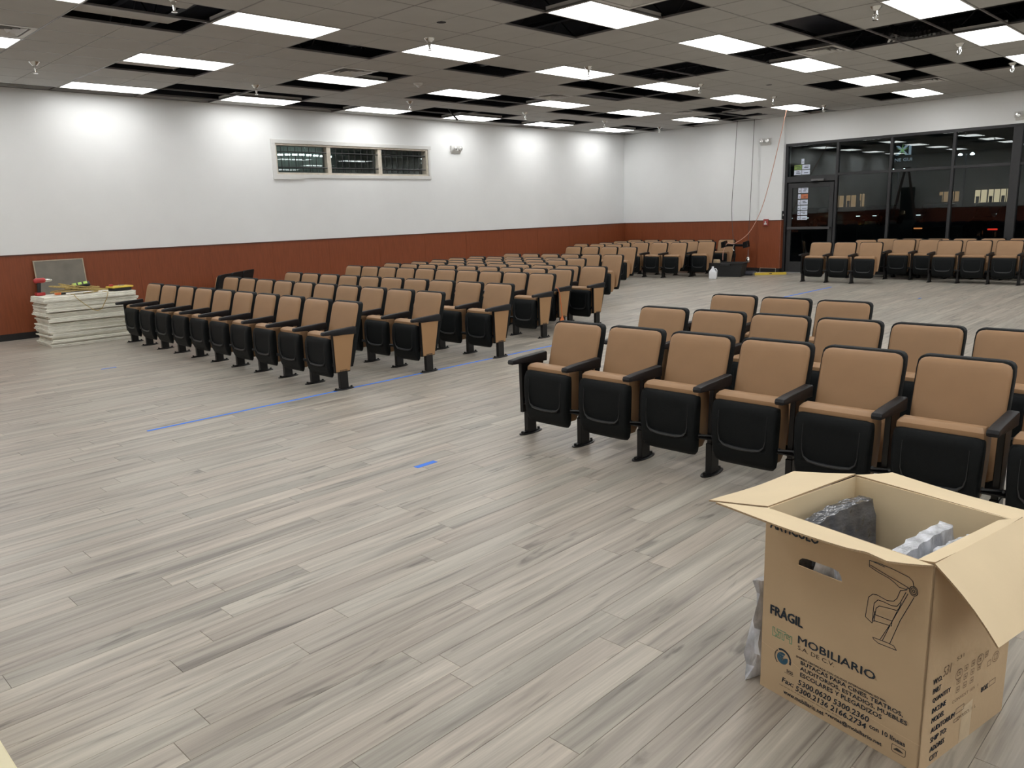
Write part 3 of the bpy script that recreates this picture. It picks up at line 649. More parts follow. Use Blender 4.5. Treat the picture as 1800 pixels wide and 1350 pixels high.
# ---------------------------------------------------------------- auditorium chair
def yb(z): return .100+.285*(z-.20)      # lean line of the backrest front
def make_chair():
    t = thing('auditorium_chair', '', 'chair')
    BP, BA, BM, TN = MT['black_plastic'], MT['black_arm'], MT['black_metal'], MT['tan']
    # seat pan, folded up
    rows = []
    pro = [(.106, .10, -.040), (.109, .140, -.052), (.118, .172, -.072), (.140, .190, -.094), (.18, .196, -.110), (.205, .1965, -.1155), (.222, .197, -.118), (.232, .197, -.1195), (.242, .197, -.121), (.26, .198, -.1225), (.33, .201, -.126), (.38, .203, -.1235), (.43, .205, -.117), (.455, .205, -.112), (.480, .203, -.102), (.492, .196, -.094), (.499, .180, -.084)]
    for z, hw, yf in pro: rows.append((z, hw, yf, max(-.060, yf+.005), 0))
    b = B(); slab(b, rows, .022, [-1, -.985, -.96, -.92, -.85, -.78, -.74, -.70, -.6, -.5, 0, .5, .6, .70, .74, .78, .85, .92, .96, .985, 1], mod=lambda x, z: .010*min(1, max(0, (.152-abs(x))/.012))*min(1, max(0, (z-.224-.10*max(0, abs(x)-.10))/.012))*min(1, max(0, (.46-z)/.06))); pan = obj('seat_pan', b, BP, t, True)
    b = B(); U = []
    for (x, z) in ((-.150, .44), (-.150, .36), (-.148, .30), (-.138, .262), (-.112, .240), (-.06, .232), (0, .230), (.06, .232), (.112, .240), (.138, .262), (.148, .30), (.150, .36), (.150, .44)):
        yf = None
        for (z0, _, y0), (z1, _, y1) in zip(pro, pro[1:]):
            if z0 <= z <= z1: yf = y0+(y1-y0)*(z-z0)/(z1-z0)
        U.append((x, yf-.000, z))
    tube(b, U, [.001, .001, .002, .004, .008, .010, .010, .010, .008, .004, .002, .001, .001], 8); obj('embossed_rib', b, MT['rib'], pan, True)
    b = B(); A = []
    for j in range(9):
        a = -1+j/4; A.append((a*.11, -.088-.012*(1-a*a), .150+.022*(1-a*a)))
    tube(b, A, [.001]+[.004]*7+[.001], 6); obj('embossed_rib', b, BP, pan, True)
    # seat cushion
    rows = [(.15, .150, -.059, -.02, .0), (.16, .180, -.059, .01, 0), (.22, .190, -.059, .045, 0), (.35, .194, -.059, .062, 0), (.46, .197, -.062, .055, 0), (.500, .199, -.082, .045, 0), (.522, .197, -.080, .032, 0), (.537, .187, -.062, .015, 0), (.542, .168, -.042, -.005, 0)]
    b = B(); slab(b, rows, .014); obj('seat_cushion', b, TN, t, True)
    # back shell and cushion
    S = [(.195, .205, .0), (.200, .218, 0), (.25, .222, 0), (.40, .223, 0), (.60, .224, 0), (.74, .225, 0), (.782, .222, 0), (.798, .213, .001), (.807, .198, .004), (.811, .178, .010)]
    b = B(); slab(b, [(z, hw, yb(z), yb(z)+.048, f) for z, hw, f in S], .006); obj('back_shell', b, BP, t, True)
    C = [(.235, .194, .004), (.245, .208, 0), (.30, .215, 0), (.42, .216, 0), (.55, .217, 0), (.66, .218, 0), (.74, .218, 0), (.772, .215, .001), (.788, .206, .004), (.797, .190, .009), (.801, .172, .014)]
    b = B(); slab(b, [(z, hw, yb(z)-.018, yb(z)+.004, f) for z, hw, f in C], .020, [-1, -.985, -.95, -.9, -.82, -.5, 0, .5, .82, .9, .95, .985, 1], .006); obj('back_cushion', b, TN, t, True)
    def side(x, panel=None, out=1, inner=True):
        b = B(); prism(b, [(-.192, .543), (-.197, .560), (-.188, .575), (-.10, .583), (.17, .594), (.178, .584), (.174, .522), (.05, .527), (-.10, .538)], 0, x-.028, x+.028, .009, 2); obj('armrest', b, BA, t, True)
        b = B()
        if inner: prism(b, [(-.042, .16), (.046, .16), (.105, .530), (-.020, .532)], 0, x-.016, x+.016, .003)
        else: prism(b, [(-.090, .172), (.078, .168), (.150, .535), (-.094, .535)], 0, x-.015, x+.015, .003)
        box(b, x-.021, x+.021, -.046, .046, .012, .20, .004); obj('standard', b, BM, t)
        if panel:
            b = B(); prism(b, [(-.082, .180), (.072, .177), (.146, .528), (-.086, .528)], 0, min(x+out*.0155, x+out*.021), max(x+out*.0155, x+out*.021), .002); obj('end_panel', b, panel, t)
        b = B()
        el = [(math.cos(a)*.042, math.sin(a)*.116) for a in [k*2*math.pi/20 for k in range(20)]]
        prism(b, [(x+p, q) for p, q in el], 2, 0, .008, .002); prism(b, [(x+p*.5, q*.8) for p, q in el], 2, .006, .017, .003)
        f = obj('foot_plate', b, BM, t, True)
        for q in (-.088, .088):
            b = B(); lathe(b, [(.010, .008), (.010, .024), (.004, .026)], (x, q, 0), 6); obj('bolt', b, BM, f)
        x0, x1 = (x-.055, x+.055) if inner else ((x-.055, x-.016) if out > 0 else (x+.016, x+.055))
        b = B(); box(b, x0, x1, -.085, -.030, .232, .240); tube(b, [(x0+.005, -.08, .25), (x1-.005, -.035, .25)], .009, 6)
        for c in ((x0+.012, x1-.012) if inner else ((x0+x1)/2,)): tube(b, [(c, -.082, .26), (c, -.02, .23)], .007, 6)
        obj('hinge_bracket', b, BM, t)
    return t, side
chair0, fn = make_chair(); fn(-.254)
chair_first, fn = make_chair(); fn(-.254, MT['black_plastic'], -1, False)
chair_end, fn = make_chair(); fn(-.254); fn(.254, MT['tan_panel'], 1, False)
protos = {'plain': chair0, 'panel': chair_end, 'first': chair_first}; used = set()
def put_chair(kind, x, y, rz, label, group):
    if kind in used: o = copy_tree(protos[kind])
    else: o = protos[kind]; used.add(kind)
    o.location = (x, y, 0); o.rotation_euler = (0, 0, rz); o['label'] = label; o['group'] = group
def lerp(a, c, n): return [a+(c-a)*i/(n-1) for i in range(n)]
def row(xs, y0, y1, block, rn, last, rz=0, grp=None, aisle='aisle'):
    n = len(xs)
    for i, x in enumerate(xs):
        y = y0+(y1-y0)*(i/(n-1) if n > 1 else 0)
        lab = 'tan auditorium chair, %s from %s, %s row of %s' % (ORD[n-i] if aisle == 'aisle' else ORD[i+1], 'the right end' if aisle == 'aisle' else 'the left end', rn, block) if n > 1 else 'tan auditorium chair standing alone, %s row of %s' % (rn, block)
        put_chair(last if i == n-1 else ('first' if i == 0 else 'plain'), x, y, rz, lab, grp or 'auditorium chairs of %s' % block)
LB = 'left block'
row(lerp(-11.38, -6.635, 10), 4.17, 4.15, LB, 'front', 'panel')
row(lerp(-11.40, -6.625, 10), 5.33, 5.21, LB, 'second', 'panel')
row(lerp(-11.28, -6.60, 10), 6.30, 6.25, LB, 'third', 'panel')
row(lerp(-11.68, -7.14, 10), 7.73, 7.60, LB, 'fourth', 'panel')
row(lerp(-11.50, -7.42, 9), 8.42, 8.30, LB, 'fifth', 'panel')
row(lerp(-11.31, -7.30, 9), 8.88, 8.92, LB, 'sixth', 'panel')
row(lerp(-11.38, -8.90, 6), 9.42, 9.42, LB, 'seventh', 'plain')
row(lerp(-11.47, -8.96, 6), 9.94, 9.98, LB, 'eighth', 'plain')
row(lerp(-11.46, -8.92, 6), 10.46, 10.44, LB, 'ninth', 'plain')
row(lerp(-11.37, -8.92, 6), 11.36, 11.52, LB, 'tenth', 'plain')
FB = 'far left group'
row(lerp(-12.0, -10.45, 4), 14.08, 14.10, FB, 'front', 'plain')
row(lerp(-12.78, -11.70, 3), 15.3, 15.25, FB, 'second', 'plain')
row(lerp(-12.50, -10.40, 5), 15.95, 16.05, FB, 'third', 'plain')
row(lerp(-12.65, -10.52, 5), 16.78, 16.76, FB, 'fourth', 'panel')
row([-9.95], 16.55, 16.55, 'the group nearest the bin', 'front', 'plain', grp='auditorium chairs of far left group')
row(lerp(-12.75, -10.57, 5), 17.55, 17.50, FB, 'back', 'panel')
row([-10.03], 17.62, 17.62, 'the group nearest the bin', 'back', 'plain', grp='auditorium chairs of far left group')
RB = 'right block'
row([-3.655+.508*i for i in range(7)], 4.14, 4.14, RB, 'front', 'plain', aisle='l')
row([-3.635+.502*i for i in range(6)], 5.21, 5.24, RB, 'middle', 'plain', aisle='l')
row([-3.60+.510*i for i in range(3)], 6.30, 6.26, RB, 'back', 'plain', aisle='l')
SB = 'storefront group'
row([-7.09, -6.58, -6.06], 16.32, 16.30, SB, 'front', 'plain', aisle='l')
row([-4.84, -4.325, -3.80, -3.29], 17.10, 17.06, SB, 'second', 'plain', aisle='l')
row([-5.83, -5.32], 17.50, 17.50, SB, 'third', 'plain', aisle='l')
row([-6.60], 17.46, 17.46, SB, 'lone chair', 'plain', aisle='l')
row([-6.34+.508*i for i in range(6)], 17.98, 18.0, SB, 'back', 'plain', aisle='l')
for i in range(3):
    px, py = -12.16-.33*i-.20, 5.85+.375*i-.20
    put_chair('plain', px, py, R(-48.6), 'black backed auditorium chair facing the left wall, %s from the left' % ORD[i+1], 'chairs turned away against the left wall')
# orange tag and strap on the fifth row's aisle arm
t = thing('orange_tag', 'orange tag and strap hanging from a chair arm at the aisle', 'tag', (-7.135, 8.2, 0))
b = B(); tube(b, [(0, -.06, .60), (.035, -.05, .58), (.037, -.02, .50), (.037, .0, .35), (.036, .02, .20)], .006, 6); obj('strap', b, MT['orange'], t)
b = B(); prism(b, [(-.03, .05), (.04, .06), (.05, .15), (.02, .21), (-.015, .17), (-.04, .12)], 0, .03, .045, .003); obj('tag_plate', b, MT['orange'], t)

# ---------------------------------------------------------------- tape on floor
def tape(x0, x1, y0, y1, lab):
    b = B(); n = max(1, int((y1-y0)/.5))
    for j in range(n):
        a, c = y0+(y1-y0)*j/n, y0+(y1-y0)*(j+1)/n; w = random.uniform(-.002, .002)
        box(b, x0+w, x1+w, a, c, .0002, .0014)
    tag(obj('floor_tape', b, MT['tape']), lab, 'tape', 'blue tape marks on the floor')
tape(-6.385, -6.352, 2.28, 7.6, 'long blue masking tape line along the aisle of left block')
tape(-6.36, -6.32, 13.3, 15.4, 'blue masking tape line before the storefront chairs')
tape(-3.945, -3.90, 3.05, 3.22, 'short blue tape mark on floor in front of the right block')
tape(-9.70, -9.67, 3.05, 3.22, 'tiny blue tape mark on floor before the left block')
tape(-4.36, -4.32, 14.1, 14.2, 'tiny blue tape speck on the floor near storefront')

# ---------------------------------------------------------------- stack of ceiling boards
N = 34; h = .69/N
grp = 'white ceiling boards in the stack'
for j in range(N):
    dx, dy = random.uniform(-.025, .025), random.uniform(-.03, .03)
    if j % 7 == 3: dx += .03
    if j < 4: dx += .03
    b = B(); box(b, -.305, .305, -.61, .61, 0, h-.0030, .0012)
    o = obj('ceiling_board', b, MT['plaster'], None, False, (-12.42+dx, 3.84+dy, j*h)); o.rotation_euler = (0, 0, R(random.uniform(-.8, .8)))
    tag(o, 'white ceiling board, topmost of the stack by left wall' if j == N-1 else ('white ceiling board, lowest of the stack by left wall' if j == 0 else 'white ceiling board inside the tall stack by the left wall'), 'ceiling board', grp)
t = thing('cement_board', 'grey board leaning on wainscot behind the white stack', 'board', (XL+.03, 3.86, 0))
b = B(); vs = box(b, 0, .012, -.335, .335, 0, 1.135)
for v in b.verts: v.co.x += .12*(1-v.co.z/1.135)
obj('board_face', b, MT['grey_board'], t)
b = B(); box(b, .002, .016, -.345, .345, 1.135, 1.150); box(b, .002, .016, -.350, -.335, .02, 1.15); box(b, .002, .016, .335, .350, .02, 1.15)
for v in b.verts: v.co.x += .12*(1-v.co.z/1.135)
obj('board_edge', b, MT['board_edge'], t)
ST = .69
# drill
t = thing('cordless_drill', 'red cordless drill standing on its battery on white stack', 'drill', (-12.60, 3.33, ST), R(8))
b = B(); tube(b, [(0, -.07, .205), (0, -.05, .21), (0, .06, .21), (0, .075, .205)], [.022, .036, .036, .028], 12); obj('motor_body', b, MT['red'], t, True)
b = B(); tube(b, [(0, .075, .207), (0, .10, .207), (0, .15, .207), (0, .17, .207)], [.026, .024, .020, .012], 12); obj('chuck', b, MT['chrome'], t, True)
b = B(); prism(b, [(-.045, .04), (-.005, .04), (.015, .18), (-.035, .19)], 0, -.016, .016, .005, 2); obj('handle', b, MT['black_rubber'], t, True)
b = B(); box(b, -.036, .036, -.075, .045, 0, .045, .008, 2); obj('battery', b, MT['red'], t)
t = thing('tape_measure', 'small orange and grey tape measure beside the red drill', 'tape measure', (-12.45, 3.50, ST))
b = B(); box(b, -.03, .03, -.04, .04, 0, .045, .012, 2); obj('case', b, MT['orange'], t); b = B(); box(b, -.02, .02, .03, .10, 0, .02, .004); obj('tip', b, MT['black_rubber'], t)
# rope coil
t = thing('rope_coil', 'yellow rope heaped in loose coils on the white stack', 'rope', (-12.36, 3.80, ST))
b = B(); pts = []
for j in range(340):
    a = j*.21; rr = .14+.06*math.sin(j*.037)+random.uniform(-.004, .004)
    pts.append((math.cos(a)*rr*.8+.03*math.sin(j*.05), math.sin(a)*rr*1.35+.13*math.sin(j*.021)-.03, .012+.11*abs(math.sin(j*.031))*(.55-.45*math.sin(a*1.0))+.00015*j))
tube(b, pts, .0075, 5); obj('rope_loops', b, MT['rope'], t)
b = B(); pts = [(.20, -.22, .015), (.27, -.20, .01), (.312, -.19, -.03), (.335, -.10, -.13), (.338, .0, -.215), (.335, .06, -.235), (.332, .12, -.21), (.325, .20, -.08), (.305, .24, .01), (.2, .2, .02)]
tube(b, pts, .005, 5); obj('hanging_loop', b, MT['rope'], t)
t = thing('tool_pouch', 'black and lime green pouch lying on the yellow rope', 'pouch', (-12.30, 3.76, ST+.105), R(-14)); t.rotation_euler = (R(8), R(14), R(-14))
b = B(); box(b, -.07, .07, -.13, .13, 0, .04, .012, 2); obj('pouch_body', b, MT['black_rubber'], t)
for q in (-.09, -.02, .05): b = B(); box(b, -.05, .05, q, q+.05, .038, .046, .003); obj('lime_band', b, MT['lime'], t)
t = thing('yellow_tool_case', 'yellow lidded black case on the right end of white stack', 'tool case', (-12.30, 4.29, ST), R(6))
b = B(); box(b, -.10, .10, -.13, .13, 0, .045, .012, 2); obj('case_base', b, MT['black_rubber'], t)
b = B(); box(b, -.115, .115, -.155, .155, .045, .068, .010, 2); obj('case_lid', b, MT['yellow'], t)
b = B(); box(b, -.03, .02, -.12, -.07, .068, .095, .006); tag(obj('red_clip', b, MT['red'], None, False, (-12.30, 4.27, ST)), 'small red clip lying on the yellow tool case', 'clip')
b = B(); box(b, -.03, .03, -.03, .06, .068, .082, .006, 2); tag(obj('silver_hardware', b, MT['chrome'], None, False, (-12.30, 4.29, ST)), 'small silver hardware piece on the yellow tool case', 'hardware')

# ---------------------------------------------------------------- bin, jug, stand, cables, yellow level
t = thing('storage_bin', 'large open black plastic storage tub near the far wall', 'tub', (-9.47, 16.93, 0), R(13))
b = B()
w0, w1, d0, d1, hh = .37, .42, .19, .23, .31
def ring(w, d, z): return [(-w, -d, z), (w, -d, z), (w, d, z), (-w, d, z)]
rg = [ring(w0, d0, 0), ring(w1, d1, hh), ring(w1+.03, d1+.03, hh), ring(w1+.03, d1+.03, hh+.012), ring(w1-.01, d1-.01, hh+.012), ring(w0-.01, d0-.01, .02)]
V = [[b.verts.new(p) for p in q] for q in rg]
for A, C in zip(V, V[1:]):
    for j in range(4): b.faces.new([A[j], A[(j+1) % 4], C[(j+1) % 4], C[j]])
b.faces.new(V[0][::-1]); b.faces.new(V[-1])
obj('tub_body', b, MT['black_rubber'], t)
b = B(); box(b, -.08, .14, -.285, -.23, .26, .31, .006); obj('tub_handle', b, MT['black_rubber'], t)
b = B(); box(b, -.10, .10, -.07, .07, 0, .09, .02, 2)
for v in b.verts: v.co.z += .03*math.sin(v.co.x*40)
o = obj('cardboard_scrap', b, MT['card'], None, False, (-9.74, 16.86, .30)); tag(o, 'crumpled tan paper sack sticking out of the black tub', 'sack')
b = B(); box(b, -.27, .27, -.11, .11, .02, .30, .02); tag(obj('packed_contents', b, MT['black_rubber'], None, False, (-9.47, 16.93, .0)), 'dark packed contents filling the black tub', 'contents')
t = thing('plastic_jug', 'white plastic jug with handle standing before the black tub', 'jug', (-9.38, 16.15, 0), R(20))
b = B(); box(b, -.085, .085, -.075, .075, 0, .17, .02, 2)
lathe(b, [(.078, .165), (.06, .20), (.028, .235), (.022, .26)], (-.01, 0, 0), 12); obj('jug_body', b, MT['white_plastic'], t, True)
b = B(); tube(b, [(.02, 0, .235), (.065, 0, .23), (.085, 0, .19), (.082, 0, .14)], .012, 6); obj('jug_handle', b, MT['white_plastic'], t, True)
b = B(); lathe(b, [(.025, .26), (.025, .28), (.005, .282)], (-.01, 0, 0), 10); obj('jug_cap', b, MT['white_plastic'], t)
t = thing('work_light_stand', 'black T shaped work light stand rising behind the black tub', 'stand', (-9.60, 17.50, 0))
b = B(); tube(b, [(0, 0, .06), (0, 0, .66)], .022, 8); tube(b, [(0, 0, .40), (0, 0, .50)], .032, 8); obj('stand_pole', b, MT['black_metal'], t)
for a in (0, 120, 240): b = B(); tube(b, [(0, 0, .10), (.20*math.cos(R(a)), .20*math.sin(R(a)), .012)], .012, 6); obj('leg', b, MT['black_metal'], t)
b = B(); box(b, -.26, .26, -.02, .02, .66, .72, .008); obj('cross_bar', b, MT['black_metal'], t)
for s in (-.28, .30):
    b = B(); prism(b, [(s-.05, .62), (s+.07, .66), (s+.05, .80), (s-.06, .76)], 1, -.06, .06, .006); obj('lamp_head', b, MT['black_metal'], t)
b = B(); tube(b, [(0, -.03, .70), (-.03, -.035, .62), (0, -.03, .56)], .008, 6); obj('knob', b, MT['chrome'], t)
def cable(name, pts, r, m, lab):
    P = [Vector(p) for p in pts]; out = []
    for i in range(len(P)-1):
        p0, p1, p2, p3 = P[max(i-1, 0)], P[i], P[i+1], P[min(i+2, len(P)-1)]
        for k in range(8):
            s = k/8; out.append(.5*((2*p1)+(p2-p0)*s+(2*p0-5*p1+4*p2-p3)*s*s+(3*p1-p0-3*p2+p3)*s**3))
    out.append(P[-1]); b = B(); tube(b, out, r, 5); tag(obj(name, b, m), lab, 'cable', 'cables hanging from the ceiling')
cable('hanging_cable', [(-10.0, 18.2, HC), (-10.03, 18.18, 2.6), (-10.06, 18.15, 1.6), (-9.88, 17.9, 1.0), (-9.64, 17.53, .735)], .006, MT['cable_dark'], 'left dark cable hanging from ceiling to the work light stand')
cable('hanging_cable', [(-9.55, 18.2, HC), (-9.57, 18.2, 2.6), (-9.60, 18.2, 1.3), (-9.63, 18.22, .6)], .006, MT['cable_dark'], 'right dark cable hanging down the wall to a plug')
cable('extension_cord', [(-8.15, 16.95, HC), (-8.42, 17.2, 2.95), (-8.78, 17.5, 2.05), (-9.02, 17.6, 1.45), (-9.28, 17.58, .98), (-9.60, 17.50, .735), (-9.78, 17.48, .74), (-9.86, 17.44, .55), (-9.84, 17.38, .34)], .008, MT['cable_orange'], 'faded orange cord sagging from ceiling light to work stand')
t = thing('hanging_trouble_lamp', 'caged trouble lamp hanging low against the wainscot', 'lamp', (-9.62, 18.22, .22))
b = B(); tube(b, [(0, 0, .36), (0, 0, .20), (0, 0, .15)], [.012, .02, .028], 8); obj('lamp_grip', b, mat('worn rubber grip', (.18, .08, .06), .6, noise=.2), t, True)
b = B(); lathe(b, [(.028, .15), (.052, .10), (.058, .05), (.04, .01), (.008, 0)], n=12); obj('lamp_guard', b, MT['chrome'], t, True)
t = thing('spirit_level', 'long yellow spirit level lying on floor by the wainscot', 'level', (-8.72, 17.62, 0), R(38))
b = B(); box(b, -.36, .36, -.03, .03, 0, .055, .004); obj('level_body', b, MT['yellow'], t)
b = B(); box(b, -.03, .03, -.031, .031, .02, .04); obj('level_window', b, MT['black_rubber'], t)
for (x, y, rz, l, lab) in ((-9.20, 17.50, .5, .16, 'dark grey tool bag pouch beside the yellow level'), (-9.12, 17.28, .3, .12, 'dark cylindrical spray can lying near the yellow level')):
    t = thing('floor_tool', lab, 'tool', (x, y, 0), rz)
    b = B(); tube(b, [(-l, 0, .045), (-l*.9, 0, .045), (l*.8, 0, .045), (l, 0, .045)], [.025, .045, .045, .03], 10); obj('tool_body', b, MT['steel_dark'], t, True)
    b = B(); tube(b, [(l, 0, .045), (l*1.3, 0, .045)], .015, 8); obj('tool_tip', b, MT['chrome'], t)
# small bits on the back wall base: pale outline of access plate
b = B(); box(b, -9.32, -8.92, YCOL-.014, YCOL-.0125, .098, .104); box(b, -9.326, -9.32, YCOL-.014, YCOL-.010, 0, .104); box(b, -8.92, -8.914, YCOL-.014, YCOL-.010, 0, .104)
o = obj('trim_7', b, MT['wood_white']); o['kind'] = 'structure'

# ---------------------------------------------------------------- carton
TH = R(-11.5)
ct = thing('cardboard_box', 'large open printed cardboard box in the right foreground', 'box', (-1.116, 2.288, 0), TH)
BW, BD, BH, TK = .55, .49, .64, .005
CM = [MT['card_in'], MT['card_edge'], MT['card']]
def holed(outer, inner, y0, y1, name, parent):
    b = B()
    lo = [b.verts.new((p[0], y0, p[1])) for p in outer]; hi = [b.verts.new((p[0], y0, p[1])) for p in inner]
    ed = [b.edges.new((l[i], l[(i+1) % len(l)])) for l in (lo, hi) for i in range(len(l))]
    bmesh.ops.triangle_fill(b, edges=ed, use_beauty=True)
    r = bmesh.ops.extrude_face_region(b, geom=b.faces[:]); 
    bmesh.ops.translate(b, vec=(0, y1-y0, 0), verts=[v for v in r['geom'] if isinstance(v, bmesh.types.BMVert)])
    return obj(name, b, MT['card'], parent)
hole = [(.125, .486), (.128, .503), (.140, .514), (.158, .518), (.250, .520), (.268, .516), (.277, .503), (.281, .487), (.20, .486)]
front = holed([(0, 0), (BW, 0), (BW, BH), (0, BH)], hole, 0, TK, 'front_panel', ct)
b = B(); box(b, BW-TK, BW, 0, BD, 0, BH-.004); rightp = obj('side_panel', b, MT['card'], ct)
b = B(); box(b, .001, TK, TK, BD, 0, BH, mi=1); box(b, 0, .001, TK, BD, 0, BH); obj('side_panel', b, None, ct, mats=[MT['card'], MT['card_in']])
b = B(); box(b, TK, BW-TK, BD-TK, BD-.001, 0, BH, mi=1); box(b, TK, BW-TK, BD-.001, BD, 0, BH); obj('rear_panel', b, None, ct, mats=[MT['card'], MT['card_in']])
b = B(); box(b, TK, BW-TK, TK, BD-TK, 0, TK); obj('bottom_panel', b, MT['card'], ct)
def sheet(name, corners, tk=TK, nx=10, ny=5, wav=.004, parent=ct, warp=None):
    """corners: hinge0, hinge1, outer1, outer0"""
    h0, h1, o1, o0 = [Vector(c) for c in corners]; nrm = (h1-h0).cross(o0-h0).normalized()
    if nrm.z < 0: nrm = -nrm
    b = B(); top, bot = [], []
    for j in range(ny+1):
        ra, rb_ = [], []
        for i in range(nx+1):
            s, q = i/nx, j/ny
            p = h0.lerp(h1, s).lerp(o0.lerp(o1, s), q)
            d = wav*math.sin(s*5+q*2)*q
            if warp: d += warp(s, q)
            p = p+nrm*d; ra.append(b.verts.new(p)); rb_.append(b.verts.new(p-nrm*tk))
        top.append(ra); bot.append(rb_)
    for j in range(ny):
        for i in range(nx):
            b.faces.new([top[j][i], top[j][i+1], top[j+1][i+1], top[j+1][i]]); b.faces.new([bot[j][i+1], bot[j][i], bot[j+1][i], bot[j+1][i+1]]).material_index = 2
    def st(a, c, d, e): f = b.faces.new([a, c, d, e]); f.material_index = 1
    for i in range(nx): st(top[0][i], bot[0][i], bot[0][i+1], top[0][i+1]); st(top[ny][i+1], bot[ny][i+1], bot[ny][i], top[ny][i])
    for j in range(ny): st(top[j+1][0], bot[j+1][0], bot[j][0], top[j][0]); st(top[j][nx], bot[j][nx], bot[j+1][nx], top[j+1][nx])
    o = obj(name, b, None, parent, True, mats=CM); return o
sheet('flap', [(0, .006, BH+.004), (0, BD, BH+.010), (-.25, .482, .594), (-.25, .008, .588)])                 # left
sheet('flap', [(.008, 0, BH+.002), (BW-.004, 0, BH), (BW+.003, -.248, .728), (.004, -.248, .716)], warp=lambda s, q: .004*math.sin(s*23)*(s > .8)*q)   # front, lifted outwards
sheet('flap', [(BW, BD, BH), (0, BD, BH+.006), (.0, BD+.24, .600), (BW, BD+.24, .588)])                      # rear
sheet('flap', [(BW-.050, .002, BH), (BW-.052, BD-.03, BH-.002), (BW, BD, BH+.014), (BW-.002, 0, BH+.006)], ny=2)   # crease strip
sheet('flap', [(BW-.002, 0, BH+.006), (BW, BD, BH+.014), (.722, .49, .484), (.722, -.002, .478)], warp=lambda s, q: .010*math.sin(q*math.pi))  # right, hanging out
def printed(body, u, h, W, H, m='ink', bold=0.0, shear=0.0, side=False, space=1.0, name='printed_text'):
    me = text_mesh(body, W, H, 0, shear, space)
    if bold:                                   # heavier strokes: the same outline laid again a little to each side
        d = H*bold*3.2; bm = bmesh.new()
        for dx, dz in ((-d, 0), (d, 0), (0, -d*.6), (0, d*.6)):
            n0 = len(bm.verts); bm.from_mesh(me); bm.verts.ensure_lookup_table()
            for v in bm.verts[n0:]: v.co.x += dx; v.co.y += dz; v.co.z += dx*.0004/d if dx else 0
        bm.to_mesh(me); bm.free()
    me.materials.append(MT[m]); o = bpy.data.objects.new(name, me); COL.objects.link(o)
    if side: o.parent = rightp; o.location = (BW+.0012, u, h); o.rotation_euler = (R(90), 0, R(90))
    else: o.parent = front; o.location = (u, -.0012, h); o.rotation_euler = (R(90), 0, 0)
    return o
printed('ARTICULO', .018, .578, .178, .034, bold=.016)
printed('FRÁGIL', .032, .280, .122, .040, bold=.016)
printed('MOBILIARIO', .141, .222, .264, .026, bold=.014)
printed('S.A. DE C.V.', .141, .200, .131, .014, 'ink_black')
printed('EMPRESA CERTIFICADA CON CALIDAD INTERNACIONAL ISO 9001', .137, .170, .306, .0065, 'ink', bold=.010)
printed('BUTACAS PARA CINES, TEATROS,', .155, .1505, .340, .0150, bold=.016)
printed('AUDITORIOS, ESTADIOS, MUEBLES', .154, .1300, .355, .0150, bold=.016)
printed('ESCOLARES Y PLEGADIZOS', .155, .1095, .278, .0145, bold=.016)
printed('5300.0620 5300.2360', .148, .0770, .247, .0190, bold=.014, shear=.15)
printed('Fax:', .087, .0560, .045, .0175, bold=.012, shear=.15)
printed('5300.2136 2166.2734', .140, .0505, .247, .0190, bold=.014, shear=.15)
printed('con 10 líneas', .398, .0620, .110, .0150, bold=.012)
printed('Calle del Sol No. 8, San Rafael Chamapa, Naucalpan, Edo. de México', .078, .0395, .230, .0052, 'ink_black')
printed('www.mobiliario.net', .095, .0170, .150, .0150, bold=.012)
printed('•ventas@mobiliario.net', .252, .0200, .187, .0165, bold=.012)
def strokes(paths, m, r, parent=front, side=False, name='printed_drawing'):
    b = B()
    for pth in paths:
        for (p, q) in zip(pth, pth[1:]):
            d = Vector((q[0]-p[0], q[1]-p[1])); L_ = d.length
            if L_ < 1e-6: continue
            d /= L_; n = Vector((-d.y, d.x))*r; P, Q = Vector(p)-d*r*.6, Vector(q)+d*r*.6
            c = [P+n, P-n, Q-n, Q+n]
            b.faces.new([b.verts.new((BW+.0009, a.x, a.y) if side else (a.x, -.0009, a.y)) for a in c])
    return obj(name, b, MT[m], parent)
